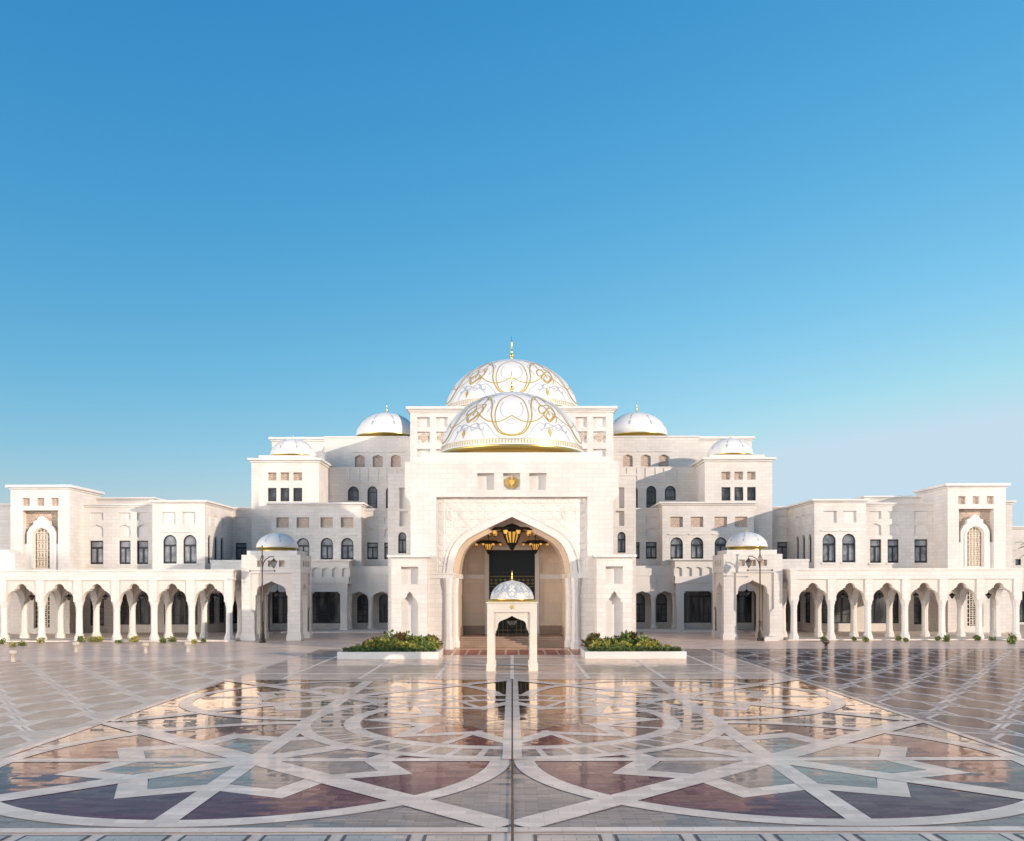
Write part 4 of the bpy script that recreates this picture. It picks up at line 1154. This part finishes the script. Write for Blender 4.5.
    for hz0, hz1, kk in ((q[2], q[3], 'round'), (.7, 5.0, 'rect')):
        b = MB(); x0, x1 = c - .95, c + .95
        t = .07
        b.panel(F, archp(x0, x1, hz0, hz1, kk), [(archp(x0 + .1, x1 - .1, hz0 + .1, hz1 - .1, kk), .06, None)], 'cream_lattice', -.5)
        for i in range(1, 5):
            x = x0 + (x1 - x0) * i / 5; top = hz1 - (.05 if kk == 'rect' else (.95 - math.sqrt(max(0, .95 ** 2 - (x - c) ** 2))) + .1)
            b.prism(F, rect(x - t / 2, x + t / 2, hz0 + .05, top), -.56, -.51, 'cream_lattice')
        nz = int((hz1 - hz0) / .5)
        for j in range(1, nz):
            z = hz0 + (hz1 - hz0) * j / nz
            hwz = .9 if z < hz1 - 1.0 or kk == 'rect' else math.sqrt(max(.02, .95 ** 2 - (z - (hz1 - .98)) ** 2)) - .03
            b.prism(F, rect(c - hwz, c + hwz, z - t / 2, z + t / 2), -.565, -.515, 'cream_lattice')
            if j % 2:
                for dx in (-.38, .38, 0):
                    if abs(dx) < hwz - .3:
                        b.prism(F, [(c + dx - .27, z), (c + dx, z - .4), (c + dx + .27, z), (c + dx, z + .4), (c + dx - .27, z), (c + dx - .2, z), (c + dx, z + .31), (c + dx + .2, z), (c + dx, z - .31), (c + dx - .2, z)], -.57, -.525, 'cream_lattice')
        lw = b.build('lattice_window', wg)
        g = MB(); g.flat(F, archp(x0, x1, hz0, hz1, kk), -.7, 'tan_screen' if kk == 'round' else 'dark_glass'); g.build('pane', lw)
    # wall running on past the tower
    if s < 0:
        b = MB(); xa, xb = SP(-120, 14, 114); zt = wz(506, 114); shell(b, xa, xb, 114, 132, 0, zt, 'white_marble'); cornice(b, xa, xb, 114, 132, zt, 'plain_marble', ((.14, .2), (.34, .22))); b.build('wall', wg)
        b = MB(); xa, xb = SP(-80, 14.5, 104.5); b.box(xa, xb, 104.5, 106.9, 7.4, wz(552, 104.5), 'white_marble'); b.box(xa, SP(0, 9, 104.5)[1], 104.5, 106.9, wz(552, 104.5), wz(549, 104.5), 'plain_marble'); b.build('parapet', wg)
    else:
        b = MB(); xa, xb = SP(4, 12, 112); zt = wz(505, 112); shell(b, xa, xb, 112, 132, 0, zt, 'white_marble'); cornice(b, xa, xb, 112, 132, zt, 'plain_marble', ((.14, .2), (.34, .22))); b.build('wall', wg)
    # low terrace block beside the pavilion
    b = MB(); xa, xb = SP(212, 247, 108); zt = wz(561.5, 108)
    shell(b, xa, xb, 107.5, 122.9, 4.9, zt, 'white_marble'); b.box(xa - .06, xb + .06, 107.44, 122.9, zt, zt + .22, 'plain_marble'); b.build('terrace', wg)
for s in (-1, 1): wing(s)

def arcade(s):
    nm = 'left' if s < 0 else 'right'
    n = 9 if s < 0 else 7
    X0, pitch = (-29.55, 3.92) if s < 0 else (29.44, 3.87)
    Yf, Yb = 97.2, 101.2
    X = [X0 + s * pitch * i for i in range(n)]
    xmin, xmax = min(X) - .48, max(X) + .48
    ar = thing('arcade', f'covered white arcade of lobed arches on slender columns running along the {nm} wing', 'arcade', (sum(X) / n, 99, 0))
    zs, zp, zt = 4.12, 6.35, 7.30
    first = None
    for i, x in enumerate(X):
        for yy in (Yf, Yb):
            if first is None:
                b = MB(); column_mesh(b, x, yy, .1, zs, .345, cap=1.3); first = b.build('column', ar, origin=(x, yy, .1)); f0 = Vector((x, yy, .1))
            else:
                dup(first, ar, first.location + Vector((x, yy, .1)) - f0)
    for yy, nrm in ((Yf, -1), (Yb, 1)):
        F = Fr((0, yy, 0), (1, 0, 0), (0, nrm, 0))
        b = MB(); xs = sorted(X)
        out = [(xmin + .05, zs)]
        for x0, x1 in zip(xs, xs[1:]): out += arch_only((x0 + x1) / 2, (x1 - x0) / 2 - .42, zs + .002, 'foil')
        out += [(xmax - .05, zs), (xmax - .05, zp), (xmin + .05, zp)]
        b.prism(F, out, -.36, .30, 'spandrel_stone')
        for x in xs: b.prism(F, rect(x - .42, x + .42, zs + .004, zp - .003), .302, .44, 'white_marble')
        b.build('spandrels', ar)
    # side arches between rows, at every bay
    for i, x in enumerate(X):
        b = MB()
        Fs = Fr((x, 0, 0), (0, 1, 0), (1, 0, 0))
        b.prism(Fs, [(Yf + .4, zs + .006)] + arch_only((Yf + Yb) / 2, 1.55, zs + .006, 'foil') + [(Yb - .4, zs + .006), (Yb - .4, zp - .004), (Yf + .4, zp - .004)], -.3, .3, 'plain_marble')
        b.build('cross_arch', ar)
    b = MB()
    b.box(xmin, xmax, Yf - .46, Yb + .46, zp, zt, 'white_marble'); b.box(xmin - .1, xmax + .1, Yf - .56, Yb + .56, zt, zt + .16, 'plain_marble')
    # flat roof on to the wing
    b.box(xmin, xmax, Yb + .46, 111.9, zp + .1, zt, 'white_marble')
    b.build('roof', ar)
    b = MB(); b.box(xmin - .3, xmax + .3, Yf - .75, 111.9, 0, .1, 'roof_stone'); b.build('floor', ar)
    if s < 0: labels = [f'black hanging lantern in the left arcade, {w_} bay from the left edge' for w_ in ()]
    for i in range(n - 1):
        if s < 0 and i > 6: continue
        xm = (X[i] + X[i + 1]) / 2
        ordn = ['first', 'second', 'third', 'fourth', 'fifth', 'sixth', 'seventh', 'eighth'][i]
        lantern(xm, 99.0, 4.6, zp, .75, f'black lantern in the {ordn} bay of the {nm} arcade, counting from the domed pavilion', f'lanterns hanging in the arcades')
for s in (-1, 1): arcade(s)

def pavilion(s):
    nm = 'left' if s < 0 else 'right'
    Yf, Yb = 97.5, 102.9
    xa, xb = span(241.5, 300.3, Yf, s); c = (xa + xb) / 2
    pv = thing('domed_pavilion', f'square white pavilion with a small gold-rimmed dome at the inner end of the {nm} arcade', 'pavilion', (c, 100.2, 0))
    zt = 9.0; zp = 7.05; zs = 5.0
    b = MB()
    for F, p0, p1 in ((front(Yf), xa, xb), (Fr((0, Yb, 0), (1, 0, 0), (0, 1, 0)), xa, xb), (sideR(xb), Yf + .003, Yb - .003), (sideL(xa), Yf + .003, Yb - .003)):
        cc = (p0 + p1) / 2; hw_ = (p1 - p0) / 2; leg = 1.35 if abs(F.n.y) > .5 else 1.25
        holes = [(rect(cc + d * 1.15 - .32, cc + d * 1.15 + .32, 7.75, 8.4), .22, 'tan_screen') for d in (-1, 0, 1)]
        b.panel(F, [(p0, 0), (p0 + leg, 0), (p0 + leg, 2.9), (p0 + leg - .45, 3.3), (p0 + leg - .45, zp), (p1 - leg + .45, zp), (p1 - leg + .45, 3.3), (p1 - leg, 2.9), (p1 - leg, 0), (p1, 0), (p1, zt), (p0, zt)], holes, 'white_marble')
        i0, i1 = p0 + leg - .45, p1 - leg + .45
        for xx, d_ in ((i0, 1), (i1, -1)):
            b.face([F.P(xx, 3.3, 0), F.P(xx, zp, 0), F.P(xx, zp, -.25), F.P(xx, 3.3, -.25)], 'white_marble')
        b.face([F.P(i0, zp, 0), F.P(i1, zp, 0), F.P(i1, zp, -.25), F.P(i0, zp, -.25)], 'white_marble')
        ha = hw_ - leg - .02
        arc = [(cc - px * ha, zs + pz * ha) for px, pz in PROF['cusp']] + [(cc + px * ha, zs + pz * ha) for px, pz in reversed(PROF['cusp'][:-1])]
        b.prism(F, [(i0 + .002, 0.0), (i0 + .47, 0), (i0 + .47, arc[0][1] - .4)] + arc + [(i1 - .47, arc[-1][1] - .4), (i1 - .47, 0), (i1 - .002, 0), (i1 - .002, zp - .002), (i0 + .002, zp - .002)], -.85, -.16, 'spandrel_stone', 'plain_marble')
    b.face([(xa, Yf, zt), (xb, Yf, zt), (xb, Yb, zt), (xa, Yb, zt)], 'roof_stone')
    b.face([(xa + .1, Yf + .1, zp), (xb - .1, Yf + .1, zp), (xb - .1, Yb - .1, zp), (xa + .1, Yb - .1, zp)], 'plain_marble')
    b.box(xa + .45, xb - .45, Yf + .45, Yb - .45, zt, zt + .45, 'plain_marble')
    b.build('wall', pv)
    for xx in (xa, xb):
        for yy in (Yf, Yb):
            b = MB()
            x0, x1 = (xx - .1, xx + 1.45) if xx == xa else (xx - 1.45, xx + .1); y0, y1 = (yy - .1, yy + 1.3) if yy == Yf else (yy - 1.3, yy + .1)
            b.box(x0, x1, y0, y1, 0, .55, 'plain_marble'); b.box(x0 + .05, x1 - .05, y0 + .05, y1 - .05, .55, .72, 'plain_marble')
            b.build('plinth', pv)
    add_dome(pv, c, 100.2, zt + .84, 2.2, 1.6, .5, .035, drum=.4)
    lantern(c, 100.2, 4.9, zp, .9, f'black lantern hanging inside the {nm} domed pavilion', None)
for s in (-1, 1): pavilion(s)

# raised terrace floor behind the pavilions
b = MB()
for s in (-1, 1):
    x0, x1 = sorted((s * 12.2, s * 28.0)); b.box(x0, x1, 112.5, 119.3, 0, .14, 'roof_stone')
struct(b.build('pavement'))

# annex at the right edge and a palm
annex = thing('annex_building', 'low white building at the far right edge, beyond the right wing', 'building', (75, 132, 0))
Y = 132; F = front(Y); b = MB(); holes = []; wins = []
x0 = wx(1007, Y)
for i in range(6):
    q = (x0 + 1.2 + i * 1.5, x0 + 2.0 + i * 1.5, wz(566, Y), wz(560, Y)); holes.append((rect(*q), .3, None)); wins.append(q)
archs = []
for i in range(3):
    q = (x0 + .3 + i * 3.2, x0 + 2.7 + i * 3.2, 0.3, wz(590, Y)); holes.append((archp(*q, 'lowkeel'), .3, None)); archs.append(q)
zt = wz(530, Y); shell(b, x0, x0 + 30, Y, 150, 0, zt, 'white_marble', holes); cornice(b, x0, x0 + 30, Y, 150, zt, 'plain_marble', ((.14, .2), (.34, .22)))
b.build('wall', annex)
for q in wins: add_window(annex, F, *q, style='rail')
for q in archs: add_window(annex, F, *q, kind='lowkeel', style='tall', glass='dark_glass', name='glazed_door')

# ================================================================== STREET FURNITURE
def street_lamp(x, y, side, label):
    t = thing('street_lamp', label, 'street lamp', (x, y, 0)); H = 9.9
    b = MB()
    b.lathe(x, y, [(.34, 0), (.34, .25), (.26, .32), (.24, .9), (.17, 1.0), (.15, 1.9), (.2, 2.0), (.1, 2.15), (.075, 5), (.06, H - .5), (.11, H - .4), (.06, H - .3), (.1, H - .15), (0, H)], 12, 'lamp_bronze')
    pole = b.build('pole', t)
    b = MB(); zc = 8.3
    b.tube([(x, y, 7.4), (x + side * .1, y, zc - .3), (x + side * .35, y, zc + .15), (x + side * .8, y, zc + .42), (x + side * 1.2, y, zc + .42)], .05, 6, 'lamp_bronze')
    b.tube([(x, y, 8.0), (x - side * .22, y, 8.35), (x - side * .1, y, 8.75), (x, y, 8.9)], .035, 6, 'lamp_bronze')
    b.tube([(x, y, 8.0), (x + side * .2, y, 8.3), (x + side * .12, y, 8.7), (x, y, 8.9)], .035, 6, 'lamp_bronze')
    b.tube([(x + side * 1.17, y, zc + .42), (x + side * 1.17, y, zc + .15)], .03, 6, 'lamp_bronze'); b.build('arm', t)
    b = MB(); b.tube([(x - 1.25, y, 7.28), (x + 1.25, y, 7.28)], .035, 6, 'lamp_bronze')
    for e in (-1, 1): b.lathe(x + e * 1.25, y, [(0, 7.17), (.09, 7.23), (.11, 7.28), (.09, 7.33), (0, 7.39)], 8, 'lamp_bronze')
    b.build('crossbar', t)
    lx, lz = x + side * 1.17, zc - .25
    b = MB(); b.lathe(lx, y, [(.02, lz - .55), (.1, lz - .42), (.13, lz - .36)], 8, 'lamp_bronze'); b.lathe(lx, y, [(.36, lz + .08), (.3, lz + .22), (.1, lz + .4), (.03, lz + .5)], 8, 'lamp_bronze')
    for k in range(6):
        a = 2 * math.pi * k / 6; b.tube([(lx + .14 * math.cos(a), y + .14 * math.sin(a), lz - .36), (lx + .33 * math.cos(a), y + .33 * math.sin(a), lz + .1)], .022, 5, 'lamp_bronze')
    ln = b.build('lantern', t)
    b = MB(); b.lathe(lx, y, [(.12, lz - .36), (.31, lz + .08)], 12, 'window_glass', cap=False); b.build('glass', ln)
street_lamp(wx(262.3, 94.6), 94.6, 1, 'tall bronze street lamp with a curved arm, before the left domed pavilion')
street_lamp(wx(757.5, 97.0) , 96.0, -1, 'tall bronze street lamp with a curved arm, before the right domed pavilion')
b = MB(); b.box(wx(763, 96), wx(777, 96), 95.4, 97.1, 0, .32, 'plain_marble'); b.box(wx(763, 96) + .1, wx(777, 96) - .1, 95.5, 97.0, .32, .42, 'plain_marble')
tag(b.build('stone_plinth'), 'low white stone slab on the ground beside the right street lamp', 'plinth')

def bollard(x, y, label, mat='bollard_stone'):
    t = thing('bollard', label, 'bollard', (x, y, 0), 'bollard lights along the plaza edge')
    b = MB(); b.lathe(x, y, [(.2, 0), (.2, .06), (.15, .1), (.14, .5), (.2, .54), (.2, .58)], 12, mat); b.build('post', t)
    b = MB(); b.lathe(x, y, [(.24, .58), (.3, .7), (.3, .84), (.2, .93), (0, .96)], 12, mat); b.build('lamp_head', t)
for (u, v), lb in (((12.7, 661), 'stone bollard light nearest the left edge of the plaza'), ((76, 651.5), 'stone bollard light on the left, second from the edge'),
                   ((145.5, 652.5), 'stone bollard light on the left before the fourth arcade arch'), ((188, 651.5), 'stone bollard light on the left nearest the domed pavilion')):
    X_, Y_ = gp(u, v); bollard(X_, Y_, lb)
X_, Y_ = gp(826, 650.5); bollard(X_, Y_, 'dark bollard light before the right arcade', 'lamp_bronze')

# ================================================================== PLANTING
def leaves(b, cx, cy, cz, rx, ry, rz, n, size, mats, rnd):
    for _ in range(n):
        while True:
            p = Vector((rnd.uniform(-1, 1), rnd.uniform(-1, 1), rnd.uniform(-.9, 1)))
            if .25 < p.length < 1: break
        if p.length < .6 and rnd.random() < .5: p = p.normalized() * rnd.uniform(.7, 1)
        c = Vector((cx + p.x * rx, cy + p.y * ry, cz + p.z * rz))
        d = (p.normalized() + Vector((rnd.uniform(-.9, .9), rnd.uniform(-.9, .9), rnd.uniform(-.3, 1)))).normalized()
        sd = d.cross(Vector((rnd.uniform(-1, 1), rnd.uniform(-1, 1), rnd.uniform(-1, 1)))).normalized()
        l, wd = size * rnd.uniform(.7, 1.4), size * rnd.uniform(.3, .5)
        m = mats[0] if rnd.random() < .7 else rnd.choice(mats)
        b.face([c, c + d * l * .5 + sd * wd, c + d * l, c + d * l * .5 - sd * wd], m)
def bush_proto(kind, seed):
    rnd = random.Random(seed); b = MB()
    mats = {'green': ['leaf_green', 'leaf_yellow', 'leaf_dark'], 'yellow': ['leaf_yellow', 'leaf_green', 'leaf_yellow'], 'red': ['leaf_red', 'leaf_dark', 'leaf_green']}[kind]
    for _ in range(5): leaves(b, rnd.uniform(-.3, .3), rnd.uniform(-.3, .3), rnd.uniform(.35, .75), .42, .42, .4, 52, .23, mats, rnd)
    for _ in range(4): b.tube([(rnd.uniform(-.1, .1), rnd.uniform(-.1, .1), 0), (rnd.uniform(-.3, .3), rnd.uniform(-.3, .3), .7)], .02, 5, 'bark')
    return b
used = {}
def place_bush(kind, var, x, y, z, sc, label, group):
    key = (kind, var)
    if key not in used:
        o = bush_proto(kind, hash(key) % 1000 if False else var * 17 + len(kind)).build('shrub', origin=(0, 0, 0), normals=False); used[key] = o
    else:
        o = used[key].copy(); COL.objects.link(o)
    o.location = (x, y, z); o.scale = (sc * random.uniform(.9, 1.1), sc * random.uniform(.9, 1.1), sc * random.uniform(.85, 1.1)); o.rotation_euler = (0, 0, random.uniform(0, 6.28))
    tag(o, label, 'shrub', group)
def planter(s):
    nm = 'left' if s < 0 else 'right'
    Yf, Yk = 73.5, 78.4
    x0, x1 = (wx(337, Yf), wx(438.5, Yf)) if s < 0 else (wx(585, Yf), wx(686.5, Yf))
    t = thing('planter', f'long low white stone planter on the {nm} of the entrance, filled with shrubs', 'planter', ((x0 + x1) / 2, Yf, 0)); zt = .56
    b = MB()
    b.box(x0, x1, Yf, Yf + .4, 0, zt, 'plain_marble'); b.box(x0, x1, Yk - .4, Yk, 0, zt, 'plain_marble')
    b.box(x0, x0 + .4, Yf + .4, Yk - .4, 0, zt, 'plain_marble'); b.box(x1 - .4, x1, Yf + .4, Yk - .4, 0, zt, 'plain_marble'); b.build('kerb', t)
    b = MB(); b.box(x0 + .4, x1 - .4, Yf + .4, Yk - .4, 0.02, zt - .12, 'sand'); b.build('soil', t)
    rnd = random.Random(4 + s); b = MB()
    for k in range(5200):
        hx = rnd.uniform(x0 + .35, x1 - .35); hy = Yf + .3 + rnd.random() ** 1.5 * 1.6; hz = zt - .1 + rnd.uniform(0, .34)
        d = Vector((rnd.uniform(-1, 1), rnd.uniform(-1, .4), rnd.uniform(-.2, 1))).normalized(); sd = d.cross(Vector((rnd.uniform(-1, 1), rnd.uniform(-1, 1), .3))).normalized()
        c = Vector((hx, hy, hz)); b.face([c, c + d * .07 + sd * .04, c + d * .15, c + d * .07 - sd * .04], 'leaf_dark' if rnd.random() < .6 else 'leaf_green')
    hd = b.build('hedge', normals=False); tag(hd, f'low clipped dark green hedge along the front of the {nm} planter', 'hedge')
    inner = x0 if s > 0 else x1
    g = f'shrubs in the {nm} planter'
    # outer end is lower and thinner
    for row, (yy, kinds, sc, z) in enumerate(((75.2, ('yellow', 'yellow', 'green', 'yellow'), .66, .42), (75.9, ('green', 'yellow', 'yellow'), .8, .42), (76.7, ('red', 'green', 'yellow', 'green'), .98, .42), (77.5, ('red', 'red', 'green', 'green'), 1.14, .42))):
        n = 11
        L_ = (x1 - x0) * (.80, .82, .74, .66)[row]
        for i in range(n):
            fx = (i + .5) / n * L_
            x = (x1 - .55 - fx) if s < 0 else (x0 + .55 + fx)
            kd = random.choice(kinds)
            scale = sc * random.uniform(.85, 1.12) * (1 if i < n - 2 else .8)
            place_bush(kd, random.randrange(3), x + random.uniform(-.15, .15), yy + random.uniform(-.3, .3), z, scale,
                       {'green': f'leafy green shrub in the {nm} planter', 'yellow': f'yellow-green shrub in the {nm} planter', 'red': f'dark red-leaved shrub in the {nm} planter'}[kd],
                       {'green': f'green shrubs in the {nm} planter', 'yellow': f'yellow-green shrubs in the {nm} planter', 'red': f'red-leaved shrubs in the {nm} planter'}[kd])
for s in (-1, 1): planter(s)
# small bushes at the feet of the arcade columns
for side, spots in (('left', ((2, 643), (12, 646), (22, 645), (40, 642.5), (80, 641.5), (94, 641), (101, 641), (119, 642.5), (139, 640.5), (163, 642.5), (177, 640.5), (194, 643.5), (204, 642))),
                    ('right', ((824, 642.5), (849, 640.5), (865.5, 642.5), (889, 640), (906, 642.5), (928, 640), (947, 642.5), (966, 640), (988.6, 641), (1009, 641), (1011, 645)))):
    for u, v in spots:
        X_, Y_ = gp(u, v)
        place_bush(random.choice(('green', 'yellow')) if side == 'left' else 'green', random.randrange(3), X_, min(Y_, 95.6), -.05, random.uniform(.45, .7), f'small low bush in the sand bed at the foot of the {side} arcade', f'bushes along the {side} arcade')
for s in (-1, 1):
    xs = [29.5 + 3.9 * i for i in range(7)]
    sheet('planting_bed', [(disc(s * (x + 1.2), 94.9, 1.3, 16), 'sand') for x in xs] if s < 0 else [(disc(s * (x + 1.2), 95.2, .9, 16), 'sand') for x in xs], .006)

palm = thing('palm_tree', 'palm tree showing at the far right edge above the low annex', 'tree', (72.5, 128, 0))
b = MB(); b.tube([(72.5, 128, 0), (72.6, 128, 5), (72.4, 128, 10.6)], .3, 10, 'bark', .2); b.build('trunk', palm)
b = MB(); rnd = random.Random(3)
for k in range(26):
    a = rnd.uniform(0, 6.28); el = rnd.uniform(-.2, 1.2); ln = rnd.uniform(2.0, 2.8)
    prev = Vector((72.4, 128, 10.6)); pts = []
    for i in range(8):
        q = i / 7; pts.append(Vector((72.4 + math.cos(a) * ln * q, 128 + math.sin(a) * ln * q, 10.6 + math.sin(el) * ln * q - 1.5 * q * q)))
    for i in range(1, 8):
        sd = Vector((-math.sin(a), math.cos(a), 0))
        for sg in (-1, 1):
            for h in (0, .5):
                p = pts[i - 1].lerp(pts[i], h); L_ = .55 * (1 - i / 10)
                b.face([p, p + sd * sg * L_ + (pts[i] - pts[i - 1]) * .8 + Vector((0, 0, -.15)), p + (pts[i] - pts[i - 1]) * .35], 'leaf_green' if rnd.random() < .6 else 'leaf_dark')
b.build('crown', palm, normals=False)
